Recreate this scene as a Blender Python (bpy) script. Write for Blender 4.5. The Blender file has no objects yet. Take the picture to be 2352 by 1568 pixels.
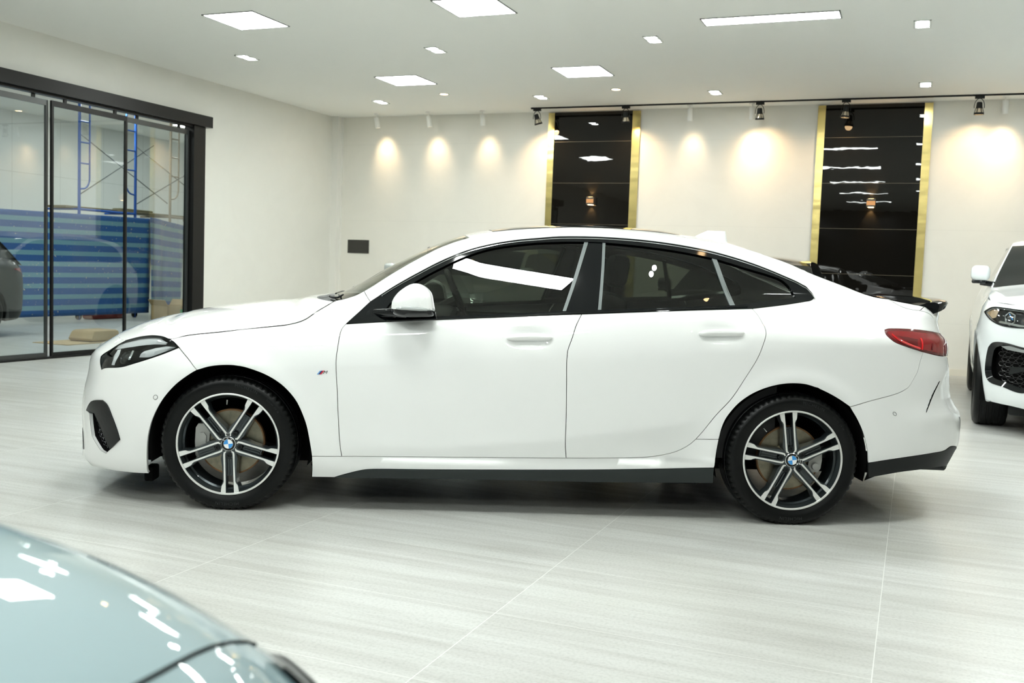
import bpy, bmesh, math, random
import numpy as np
from mathutils import Vector, Matrix, geometry
random.seed(7)
SC = bpy.context.scene
COL = SC.collection
PI = math.pi

# ------------------------------------------------------------------ materials
def new_mat(name):
    m = bpy.data.materials.new(name); m.use_nodes = True
    nt = m.node_tree; nt.nodes.clear()
    out = nt.nodes.new('ShaderNodeOutputMaterial')
    return m, nt, out
def pbr(name, col, rough=.5, metal=0., coat=0., spec=.5, bump=None, var=None, coat_rough=.03, ior=1.5):
    m, nt, out = new_mat(name)
    b = nt.nodes.new('ShaderNodeBsdfPrincipled'); nt.links.new(b.outputs[0], out.inputs[0])
    b.inputs['Base Color'].default_value = (*col, 1); b.inputs['Roughness'].default_value = rough
    b.inputs['Metallic'].default_value = metal; b.inputs['Coat Weight'].default_value = coat
    b.inputs['Coat Roughness'].default_value = coat_rough; b.inputs['Specular IOR Level'].default_value = spec
    b.inputs['IOR'].default_value = ior
    if bump or var:
        tc = nt.nodes.new('ShaderNodeTexCoord'); n = nt.nodes.new('ShaderNodeTexNoise')
        sc = (bump or var)[0]; n.inputs['Scale'].default_value = sc; n.inputs['Detail'].default_value = 4
        nt.links.new(tc.outputs['Object'], n.inputs['Vector'])
        if bump:
            bp = nt.nodes.new('ShaderNodeBump'); bp.inputs['Strength'].default_value = bump[1]; bp.inputs['Distance'].default_value = .01
            nt.links.new(n.outputs['Fac'], bp.inputs['Height']); nt.links.new(bp.outputs[0], b.inputs['Normal'])
        if var:
            r = nt.nodes.new('ShaderNodeMixRGB'); r.inputs[1].default_value = (*[c*(1-var[1]) for c in col], 1); r.inputs[2].default_value = (*[min(1, c*(1+var[1])) for c in col], 1)
            nt.links.new(n.outputs['Fac'], r.inputs[0]); nt.links.new(r.outputs[0], b.inputs['Base Color'])
    return m
def emit(name, col, s):
    m, nt, out = new_mat(name); e = nt.nodes.new('ShaderNodeEmission')
    e.inputs[0].default_value = (*col, 1); e.inputs[1].default_value = s; nt.links.new(e.outputs[0], out.inputs[0])
    return m
def glass(name, tint, ior=1.5, rough=0.0, boost=1.0):
    """thin sheet of glass: Fresnel mirror over a tinted see-through body"""
    m, nt, out = new_mat(name)
    f = nt.nodes.new('ShaderNodeFresnel'); ge = nt.nodes.new('ShaderNodeNewGeometry'); mr = nt.nodes.new('ShaderNodeMapRange')
    mr.inputs[3].default_value = ior; mr.inputs[4].default_value = 1/ior      # same mirror strength seen from either face of the sheet
    nt.links.new(ge.outputs['Backfacing'], mr.inputs[0]); nt.links.new(mr.outputs[0], f.inputs[0])
    t = nt.nodes.new('ShaderNodeBsdfTransparent'); t.inputs[0].default_value = (*tint, 1)
    g = nt.nodes.new('ShaderNodeBsdfGlossy'); g.inputs['Roughness'].default_value = rough; g.inputs[0].default_value = (1, 1, 1, 1)
    mx = nt.nodes.new('ShaderNodeMixShader')
    if boost != 1:
        mm = nt.nodes.new('ShaderNodeMath'); mm.operation = 'MULTIPLY'; mm.use_clamp = True; mm.inputs[1].default_value = boost
        nt.links.new(f.outputs[0], mm.inputs[0]); nt.links.new(mm.outputs[0], mx.inputs[0])
    else:
        nt.links.new(f.outputs[0], mx.inputs[0])
    nt.links.new(t.outputs[0], mx.inputs[1]); nt.links.new(g.outputs[0], mx.inputs[2]); nt.links.new(mx.outputs[0], out.inputs[0])
    return m

WHITE = pbr('white_car_paint', (.865, .87, .865), .35, coat=1.0, spec=.4)
WHITE2 = pbr('cool_white_car_paint', (.80, .84, .85), .35, coat=1.0, spec=.4)
GLOSS = pbr('piano_black', (.004, .005, .006), .06, spec=.38)
PLAST = pbr('black_plastic', (.009, .011, .011), .5, spec=.3, bump=(400, .05))
SKIRT = pbr('dark_grey_plastic', (.022, .028, .028), .42, spec=.35)
SHELL = pbr('black_inner_body', (.004, .004, .004), .9, spec=.1)
LINER = pbr('wheel_liner_felt', (.005, .005, .005), .95, spec=.1)
CHROME = pbr('chrome', (.75, .77, .78), .08, 1.0)
ALU = pbr('polished_alloy', (.86, .86, .84), .38, .55)
RIM = pbr('graphite_rim', (.042, .052, .056), .28, .55, coat=.6)
RIMIN = pbr('dark_rim_barrel', (.04, .048, .052), .32, .5)
RUBBER = pbr('tyre_rubber', (.0035, .004, .004), .36, spec=.2, bump=(160, .10))
LETTER = pbr('raised_rubber', (.025, .027, .027), .4, spec=.3)
DISC = pbr('brake_disc_steel', (.25, .225, .165), .34, .75, var=(34, .45))
RUST = pbr('rusty_disc_edge', (.20, .10, .04), .6, .4, var=(40, .4))
CALIP = pbr('cast_caliper', (.42, .42, .40), .45, .4)
CABIN = pbr('black_cabin_trim', (.010, .010, .011), .6)
SEAT = pbr('black_leather', (.011, .011, .012), .5, bump=(60, .1))
TINT = glass('tinted_window_glass', (.205, .23, .20))
SILV = pbr('silver_reflector', (.74, .76, .77), .22, .35, coat=.5)
WSCR = glass('windscreen_glass', (.62, .64, .58))
LENS = glass('clear_lamp_lens', (.93, .95, .96))
DKGLS = pbr('dark_window_glass', (.008, .010, .010), .02, spec=.5)
REDL = pbr('red_lamp_lens', (.26, .005, .008), .06, coat=1.0)
REDD = pbr('dark_red_lamp', (.13, .004, .006), .1, coat=1.0)
REDB = pbr('bright_red_light_guide', (.80, .022, .025), .15, coat=1.0)
GREYB = pbr('grey_weather_strip', (.16, .185, .185), .35)
LAMPIN = pbr('lamp_housing', (.045, .048, .052), .2, .3)
BLUE = pbr('emblem_blue', (.02, .27, .70), .2, coat=1)
WHT = pbr('emblem_white', (.85, .87, .88), .25, coat=1)
MB1 = pbr('badge_light_blue', (.17, .38, .70), .3); MB2 = pbr('badge_navy', (.012, .025, .12), .3); MB3 = pbr('badge_red', (.55, .02, .04), .3)
GAPM = pbr('gap_grey', (.09, .1, .1), .6)

# ------------------------------------------------------------------ geometry helpers
class G:
    def __init__(s): s.v = []; s.f = []; s.n = []; s.m = []
    def add(s, v, f, n=None, m=0):
        o = len(s.v); s.v += [tuple(map(float, p)) for p in v]
        s.n += [tuple(map(float, p)) for p in n] if n is not None else [None]*len(v)
        s.f += [tuple(i+o for i in q) for q in f]; s.m += [m]*len(f); return s
    def box(s, lo, hi, m=0, M=None):
        v = [(x, y, z) for x in (lo[0], hi[0]) for y in (lo[1], hi[1]) for z in (lo[2], hi[2])]
        if M is not None: v = [tuple(M @ Vector(p)) for p in v]
        return s.add(v, [(0,1,3,2),(4,6,7,5),(0,4,5,1),(2,3,7,6),(0,2,6,4),(1,5,7,3)], None, m)
    def bevbox(s, lo, hi, b, m=0, M=None, seg=2):
        bm = bmesh.new(); bmesh.ops.create_cube(bm, size=1)
        for v in bm.verts: v.co = Vector([(lo[i]+hi[i])/2 + v.co[i]*(hi[i]-lo[i]) for i in range(3)])
        bmesh.ops.bevel(bm, geom=bm.edges[:], offset=b, segments=seg, profile=.5, affect='EDGES')
        if M is not None: bmesh.ops.transform(bm, matrix=M, verts=bm.verts[:])
        bm.verts.index_update(); s.add([v.co[:] for v in bm.verts], [[v.index for v in f.verts] for f in bm.faces], None, m); bm.free(); return s
    def tube(s, path, r, seg=8, m=0, cap=True):
        P = [Vector(p) for p in path]; rs = r if hasattr(r, '__len__') else [r]*len(P); V = []; F = []
        up = Vector((0, 0, 1))
        for i, p in enumerate(P):
            t = (P[min(i+1, len(P)-1)] - P[max(i-1, 0)]).normalized()
            a = up if abs(t.dot(up)) < .95 else Vector((1, 0, 0))
            u = t.cross(a).normalized(); w = t.cross(u)
            V += [tuple(p + (u*math.cos(2*PI*k/seg) + w*math.sin(2*PI*k/seg))*rs[i]) for k in range(seg)]
        for i in range(len(P)-1):
            for k in range(seg): F.append((i*seg+k, i*seg+(k+1) % seg, (i+1)*seg+(k+1) % seg, (i+1)*seg+k))
        if cap: F += [tuple(range(seg)), tuple(range((len(P)-1)*seg, len(P)*seg))]
        return s.add(V, F, None, m)
    def lathe(s, prof, axis='y', c=(0, 0, 0), seg=48, m=0, closed=False, fn=None):
        V = []; F = []; n = len(prof)
        for k in range(seg):
            t = 2*PI*k/seg; ct, st = math.cos(t), math.sin(t)
            for (r, h) in prof:
                if fn: r = fn(r, h, k)
                q = {'y': (r*ct, h, r*st), 'z': (r*ct, r*st, h), 'x': (h, r*ct, r*st)}[axis]
                V.append((q[0]+c[0], q[1]+c[1], q[2]+c[2]))
        for k in range(seg):
            k2 = (k+1) % seg
            for i in range(n if closed else n-1):
                j = (i+1) % n; F.append((k*n+i, k*n+j, k2*n+j, k2*n+i))
        return s.add(V, F, None, m)
    def disc(s, c, r, axis='y', seg=40, m=0):
        V = [c]
        for k in range(seg):
            t = 2*PI*k/seg; a, b = r*math.cos(t), r*math.sin(t)
            V.append({'y': (c[0]+a, c[1], c[2]+b), 'z': (c[0]+a, c[1]+b, c[2]), 'x': (c[0], c[1]+a, c[2]+b)}[axis])
        return s.add(V, [(0, 1+k, 1+(k+1) % seg) for k in range(seg)], None, m)
    def prism(s, poly, fa, fb, m=0, caps=True):
        """poly: 2D points; fa/fb map a 2D point to the front/back 3D point"""
        n = len(poly); V = [fa(p) for p in poly] + [fb(p) for p in poly]
        F = [(i, (i+1) % n, n+(i+1) % n, n+i) for i in range(n)]
        if caps:
            tri = geometry.tessellate_polygon([[Vector((p[0], p[1], 0)) for p in poly]])
            F += [tuple(t) for t in tri] + [tuple(n+i for i in t[::-1]) for t in tri]
        return s.add(V, F, None, m)
    def grid(s, P, m=0, n=None, flip=False):
        r, c = len(P), len(P[0]); F = []
        for i in range(r-1):
            for j in range(c-1):
                q = (i*c+j, i*c+j+1, (i+1)*c+j+1, (i+1)*c+j); F.append(q[::-1] if flip else q)
        return s.add([p for row in P for p in row], F, [p for row in n for p in row] if n is not None else None, m)
    def xform(s, M):
        s.v = [tuple(M @ Vector(p)) for p in s.v]; return s
    def mirror(s):
        h = G(); h.v = [(x, -y, z) for x, y, z in s.v]; h.f = [q[::-1] for q in s.f]; h.m = list(s.m)
        h.n = [None if q is None else (q[0], -q[1], q[2]) for q in s.n]; return h
    def join(s, o):
        k = len(s.v); s.v += o.v; s.n += o.n; s.f += [tuple(i+k for i in q) for q in o.f]; s.m += o.m; return s
    def obj(s, name, mat, parent=None, smooth=40, loc=None):
        me = bpy.data.meshes.new(name); me.from_pydata(s.v, [], s.f)
        mats = mat if isinstance(mat, (list, tuple)) else [mat]
        for q in mats: me.materials.append(q)
        if len(mats) > 1: me.polygons.foreach_set('material_index', s.m)
        if smooth:
            me.polygons.foreach_set('use_smooth', [True]*len(me.polygons))
        me.update()
        if s.n and all(q is not None for q in s.n):
            me.normals_split_custom_set_from_vertices(s.n)
        elif smooth:
            bm = bmesh.new(); bm.from_mesh(me); bmesh.ops.recalc_face_normals(bm, faces=bm.faces[:]); bm.to_mesh(me); bm.free()
            me.set_sharp_from_angle(angle=math.radians(smooth))
        o = bpy.data.objects.new(name, me); COL.objects.link(o)
        if parent is not None: o.parent = parent
        if loc is not None: o.location = loc
        return o
def empty(name, loc, rz=0, parent=None):
    o = bpy.data.objects.new(name, None); COL.objects.link(o); o.location = loc; o.rotation_euler = (0, 0, rz)
    o.empty_display_size = .1
    if parent is not None: o.parent = parent
    return o
def tag(o, label=None, cat=None, group=None, kind=None):
    if label: o['label'] = label
    if cat: o['category'] = cat
    if group: o['group'] = group
    if kind: o['kind'] = kind
    return o
def thing(name, label, cat, loc=(0, 0, 0), rz=0, group=None): return tag(empty(name, loc, rz), label, cat, group)
def dup(root, loc=None, rz=None, label=None, group=None):
    r = root.copy(); COL.objects.link(r)
    if loc is not None: r.location = loc
    if rz is not None: r.rotation_euler = (0, 0, rz)
    if label: r['label'] = label
    if group: r['group'] = group
    for ch in list(root.children):
        c = ch.copy(); COL.objects.link(c); c.parent = r
        for gch in list(ch.children):
            d = gch.copy(); COL.objects.link(d); d.parent = c
    return r
def catmull(P, d=.011):
    P = [np.array(p, float) for p in P]
    if len(P) == 2:
        n = max(1, int(np.ceil(np.linalg.norm(P[1]-P[0])/d/1.5))); return [P[0] + (P[1]-P[0])*k/n for k in range(n+1)]
    Q = [2*P[0]-P[1]] + P + [2*P[-1]-P[-2]]; out = []
    for i in range(1, len(Q)-2):
        p0, p1, p2, p3 = Q[i-1:i+3]
        t0 = 0; t1 = t0 + max(np.linalg.norm(p1-p0), 1e-6)**.5; t2 = t1 + max(np.linalg.norm(p2-p1), 1e-6)**.5; t3 = t2 + max(np.linalg.norm(p3-p2), 1e-6)**.5
        n = max(1, int(np.ceil(np.linalg.norm(p2-p1)/d)))
        for k in range(n):
            t = t1 + (t2-t1)*k/n
            A1 = (t1-t)/(t1-t0)*p0 + (t-t0)/(t1-t0)*p1; A2 = (t2-t)/(t2-t1)*p1 + (t-t1)/(t2-t1)*p2; A3 = (t3-t)/(t3-t2)*p2 + (t-t2)/(t3-t2)*p3
            B1 = (t2-t)/(t2-t0)*A1 + (t-t0)/(t2-t0)*A2; B2 = (t3-t)/(t3-t1)*A2 + (t-t1)/(t3-t1)*A3
            out.append((t2-t)/(t2-t1)*B1 + (t-t1)/(t2-t1)*B2)
    out.append(P[-1]); return out
def loop_pts(segs, d=.011):
    out = []
    for s in segs: out += catmull(s, d)[:-1]
    r = []
    for p in out:
        if not r or np.linalg.norm(p-r[-1]) > 6e-4: r.append(p)
    if np.linalg.norm(r[0]-r[-1]) < 6e-4: r.pop()
    return np.array(r)
def area2(P): x, y = P[:, 0], P[:, 1]; return np.sum(x*np.roll(y, -1) - np.roll(x, -1)*y)/2
def inset_loop(P, d):
    if area2(P) < 0: P = P[::-1]
    e = np.roll(P, -1, 0) - P; L = np.maximum(np.linalg.norm(e, axis=1), 1e-9)[:, None]; n = np.stack([-e[:, 1], e[:, 0]], 1)/L
    m = n + np.roll(n, 1, 0); k = np.maximum((m*m).sum(1)/2, .35)[:, None]
    return P + m/k*d
def inside(P, Q):
    x, y = Q[:, 0], Q[:, 1]; c = np.zeros(len(Q), bool)
    for i in range(len(P)):
        x1, y1 = P[i]; x2, y2 = P[i-1]
        t = ((y1 > y) != (y2 > y))
        if t.any(): c[t] ^= x[t] < (x2-x1)*(y[t]-y1)/(y2-y1) + x1
    return c
def fill2d(outer, holes=(), step=.03):
    lo, hi = outer.min(0), outer.max(0)
    gx, gy = np.meshgrid(np.arange(lo[0]+step/2, hi[0], step), np.arange(lo[1]+step/2, hi[1], step))
    Q = np.stack([gx.ravel(), gy.ravel()], 1); B = np.concatenate([outer]+list(holes))
    if len(Q):
        ok = inside(outer, Q)
        for h in holes: ok &= ~inside(h, Q)
        Q = Q[ok]
        if len(Q):
            dm = np.min(((Q[:, None, :]-B[None])**2).sum(2), 1); Q = Q[dm > (step*.45)**2]
    P = np.concatenate([B, Q]) if len(Q) else B
    E = []; o = 0
    for Lp in [outer]+list(holes):
        n = len(Lp); E += [(o+i, o+(i+1) % n) for i in range(n)]; o += n
    v, e, f = geometry.delaunay_2d_cdt([Vector(p) for p in P], E, [], 1, 1e-6)[:3]
    v = np.array([q[:] for q in v]); f = [tuple(t) for t in f]
    if f:
        c = np.array([v[list(t)].mean(0) for t in f]); keep = inside(outer, c)
        for h in holes: keep &= ~inside(h, c)
        f = [t for t, k in zip(f, keep) if k]
    return v, f

class Skin:
    """smooth car side skin: S(a,z) -> x, half width, z   (a runs along the body, round nose and tail)"""
    def __init__(s, nose, tail, Wf, x0f, x0r, pf, qf, pr, qr, lx=(.93, .95), w=.88):
        s.NOSE, s.TAIL, s.Wf, s.x0f, s.x0r, s.p = nose, tail, Wf, x0f, x0r, (pf, qf, pr, qr)
        s.ph = np.linspace(0, PI/2, 900)
        def arc(p, q, l):
            X = l*np.sin(s.ph)**(2/p); Y = w*np.cos(s.ph)**(2/q); return np.concatenate([[0], np.cumsum(np.hypot(np.diff(X), np.diff(Y)))])
        s.AF = arc(pf, qf, lx[0]); s.AR = arc(pr, qr, lx[1]); s.a0 = x0f - s.AF[-1]; s.a1 = x0r + s.AR[-1]
    def S(s, a, z):
        a = np.asarray(a, float); z = np.asarray(z, float); pf, qf, pr, qr = s.p
        f = np.interp(s.x0f - a, s.AF, s.ph); r = np.interp(a - s.x0r, s.AR, s.ph)
        x = np.where(a < s.x0f, s.x0f - np.sin(f)**(2/pf)*(s.x0f - s.NOSE(z)), np.where(a > s.x0r, s.x0r + np.sin(r)**(2/pr)*(s.TAIL(z) - s.x0r), a))
        return x, s.Wf(x, z)*np.maximum(np.cos(f), 0)**(2/qf)*np.maximum(np.cos(r), 0)**(2/qr), z
    def A(s, x, z):
        x = np.asarray(x, float); z = np.asarray(z, float); pf, qf, pr, qr = s.p
        sf = np.clip((s.x0f - x)/(s.x0f - s.NOSE(z)), 0, 1); sr = np.clip((x - s.x0r)/(s.TAIL(z) - s.x0r), 0, 1)
        return np.where(x < s.x0f, s.x0f - np.interp(np.arcsin(sf**(pf/2)), s.ph, s.AF), np.where(x > s.x0r, s.x0r + np.interp(np.arcsin(sr**(pr/2)), s.ph, s.AR), x))
    def aW(s, W, z, rear=False):
        a = np.linspace(s.x0r+.1, s.a1, 2500) if rear else np.linspace(s.x0f-.1, s.a0, 2500)
        return float(a[np.argmin(np.abs(s.S(a, np.full_like(a, z))[1]-W))])
    def P(s, a, z, ox, off=0.):
        a = np.asarray(a, float); z = np.asarray(z, float); e = 6e-4
        ac = np.clip(a, s.a0+2*e, s.a1-2*e)
        def p(a, z): x, W, z = s.S(a, z); return np.stack([x-ox, -W, z], -1)
        q = p(a, z); n = np.cross(p(ac+e, z)-p(ac-e, z), p(ac, z+e)-p(ac, z-e)); n /= np.maximum(np.linalg.norm(n, axis=1), 1e-12)[:, None]
        for lim in (s.a0, s.a1):
            k = np.abs(a-lim) < 1e-5
            n[k, 1] = 0
        n /= np.maximum(np.linalg.norm(n, axis=1), 1e-12)[:, None]
        if np.ndim(off) == 0 and off == 0: return q, n
        q = q + n*(np.asarray(off)[..., None] if np.ndim(off) else off); k = (np.abs(a-s.a0) < 1e-5) | (np.abs(a-s.a1) < 1e-5); q[k, 1] = 0
        return q, n
    def panel(s, segs, ox, holes=(), off=0., inset=.0016, thick=.014, step=.03, hole_inset=-.0005, d=.011, offf=None):
        out = loop_pts(segs, d) if not isinstance(segs, np.ndarray) else segs; lim = [(np.abs(out[:, 0]-L) < 1e-5) for L in (s.a0, s.a1)]
        if area2(out) < 0: out = out[::-1]; lim = [q[::-1] for q in lim]
        ins = inset_loop(out, inset) if inset else out
        for L, q in zip((s.a0, s.a1), lim): ins[q, 0] = L
        ins[:, 0] = np.clip(ins[:, 0], s.a0, s.a1)
        hs = [inset_loop(h if isinstance(h, np.ndarray) else loop_pts(h, d), -hole_inset) for h in holes]
        v, f = fill2d(ins, hs, step)
        o = off if offf is None else offf(v[:, 0], v[:, 1])
        q, n = s.P(v[:, 0], v[:, 1], ox, o)
        g = G()
        if len(f) == 0: return g
        f2 = []
        for t in f:
            nn = np.cross(q[t[1]]-q[t[0]], q[t[2]]-q[t[0]])
            f2.append(t if nn @ n[t[0]] >= 0 else t[::-1])
        g.add(q, f2, n)
        if thick:
            for lp in [ins]+hs:
                ol = off if offf is None else offf(lp[:, 0], lp[:, 1])
                a, nb = s.P(lp[:, 0], lp[:, 1], ox, ol); m = len(lp)
                t = np.roll(a, -1, 0)-np.roll(a, 1, 0); sd = np.cross(t, nb); sd /= np.maximum(np.linalg.norm(sd, axis=1), 1e-9)[:, None]
                F = []
                for i in range(m):
                    j = (i+1) % m
                    if any(abs(lp[i, 0]-L) < 1e-5 and abs(lp[j, 0]-L) < 1e-5 for L in (s.a0, s.a1)): continue
                    F.append((i, m+i, m+j, j))
                g.add(np.concatenate([a, a-nb*thick]), F, np.concatenate([sd, sd]))
        return g
def text_geo(txt, size):
    cu = bpy.data.curves.new('t', 'FONT'); cu.body = txt; cu.size = size; cu.align_x = 'CENTER'; cu.align_y = 'CENTER'; cu.resolution_u = 2
    o = bpy.data.objects.new('t', cu); COL.objects.link(o); dg = bpy.context.evaluated_depsgraph_get()
    e = o.evaluated_get(dg); me = e.to_mesh(); v = [tuple(q.co[:2]) for q in me.vertices]; f = [tuple(p.vertices) for p in me.polygons]
    e.to_mesh_clear(); bpy.data.objects.remove(o); bpy.data.curves.remove(cu); return v, f
def pchip(xs, ys):
    xs = np.array(xs, float); ys = np.array(ys, float); h = np.diff(xs); d = np.diff(ys) / h
    m = np.zeros(len(xs)); m[0] = d[0]; m[-1] = d[-1]
    for i in range(1, len(xs) - 1):
        if d[i-1] * d[i] > 0:
            w1 = 2*h[i] + h[i-1]; w2 = h[i] + 2*h[i-1]; m[i] = (w1 + w2) / (w1/d[i-1] + w2/d[i])
    def f(x):
        x = np.asarray(x, float); xc = np.clip(x, xs[0], xs[-1]); i = np.clip(np.searchsorted(xs, xc) - 1, 0, len(h) - 1)
        t = (xc - xs[i]) / h[i]; t2 = t*t; t3 = t2*t
        y = (2*t3-3*t2+1)*ys[i] + (t3-2*t2+t)*h[i]*m[i] + (-2*t3+3*t2)*ys[i+1] + (t3-t2)*h[i]*m[i+1]
        return y + (x - xc) * np.where(x < xs[0], m[0], m[-1])
    return f
def sst(a, b, x):
    t = np.clip((x - a) / (b - a), 0, 1); return t*t*(3-2*t)
WZ = pchip([.05,.12,.17,.22,.30,.42,.55,.66,.70,.74,.80,.90,.95,1.0,1.1,1.2,1.3,1.36,1.40,1.44],
           [.80,.825,.845,.862,.872,.884,.8935,.8988,.8995,.8975,.8910,.8700,.846,.820,.766,.708,.645,.602,.565,.51])
ZB = pchip([-.9,.53,1.64,2.45,3.0,3.7],[.80,.89,.974,1.029,1.05,1.06])
def zcrease(x): return .695 + .067*(x - .495)
X0F, X0R, PF, QF, PR_, QR = .05, 2.75, 3.4, 2.3, 3.6, 2.4
NOSE_T = ([0.1195, 0.1455, 0.1609, 0.2058, 0.2561, 0.3352, 0.3974, 0.4509, 0.5088, 0.5513, 0.598, 0.6402, 0.6715, 0.6951, 0.717, 0.7447, 0.7823, 0.7935], [-0.8753, -0.8938, -0.912, -0.9045, -0.9025, -0.9041, -0.9045, -0.9, -0.8902, -0.8784, -0.8675, -0.8622, -0.8527, -0.8352, -0.8057, -0.7658, -0.7062, -0.6887])
TAIL_T = ([0.2262, 0.3264, 0.3741, 0.4403, 0.5121, 0.5764, 0.6124, 0.7468, 0.8046, 0.8697, 0.8947, 0.9199, 0.9441, 0.98, 1.0161, 1.0448, 1.0752], [3.6667, 3.7182, 3.7404, 3.7412, 3.7316, 3.6842, 3.665, 3.6472, 3.6313, 3.6261, 3.6159, 3.5926, 3.5846, 3.5855, 3.6053, 3.6115, 3.6189])
DENT = ((1.39, .862), (2.295, .912))
def Wbase(x, z):
    zc = zcrease(x); zb = ZB(x); sh = (zc-.70) + ((zb-.95)-(zc-.70))*np.clip((z-zc)/np.maximum(zb-zc,.05), 0, 1)
    sh = np.where(z < zc, (zc-.70)*np.clip((z-.25)/(zc-.25), 0, 1), sh)
    W = WZ(z - sh)
    g = sst(.88, 1.12, z)
    W = W - g*(.075*sst(1.15, .3, x) + .15*sst(1.9, 2.9, x))
    zl = np.interp(x, [.50, 1.05, 1.59, 1.89, 2.2], [.303, .323, .383, .430, .480]); zs = np.interp(x, [.50, 1.05, 1.59, 1.90, 2.3], [.2665, .2768, .2863, .297, .315]) - .012
    W = W - .16*.5*((zl - z) + np.sqrt((zl - z)**2 + .00006))*sst(.45, .60, x)*sst(2.35, 2.1, x)*sst(0, 1, (z - zs + .010)/.014) - .02*np.maximum(0, zcrease(x) - z)*sst(-.2, .4, x)*sst(3.2, 2.9, x)*sst(.2, .45, z)
    for hx, hz in DENT:
        W = W - .017*np.exp(-(np.abs((x-hx)/.088))**3 - (np.abs((z-hz)/.038))**2.4)
    for ax in (0., 2.67):
        r = np.hypot(x-ax, z-.31); W = W + .010*np.exp(-((r-.385)/.045)**2)*sst(.2,.35,z)
    return W
SK = Skin(pchip(*NOSE_T), pchip(*TAIL_T), Wbase, X0F, X0R, PF, QF, PR_, QR)
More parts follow.
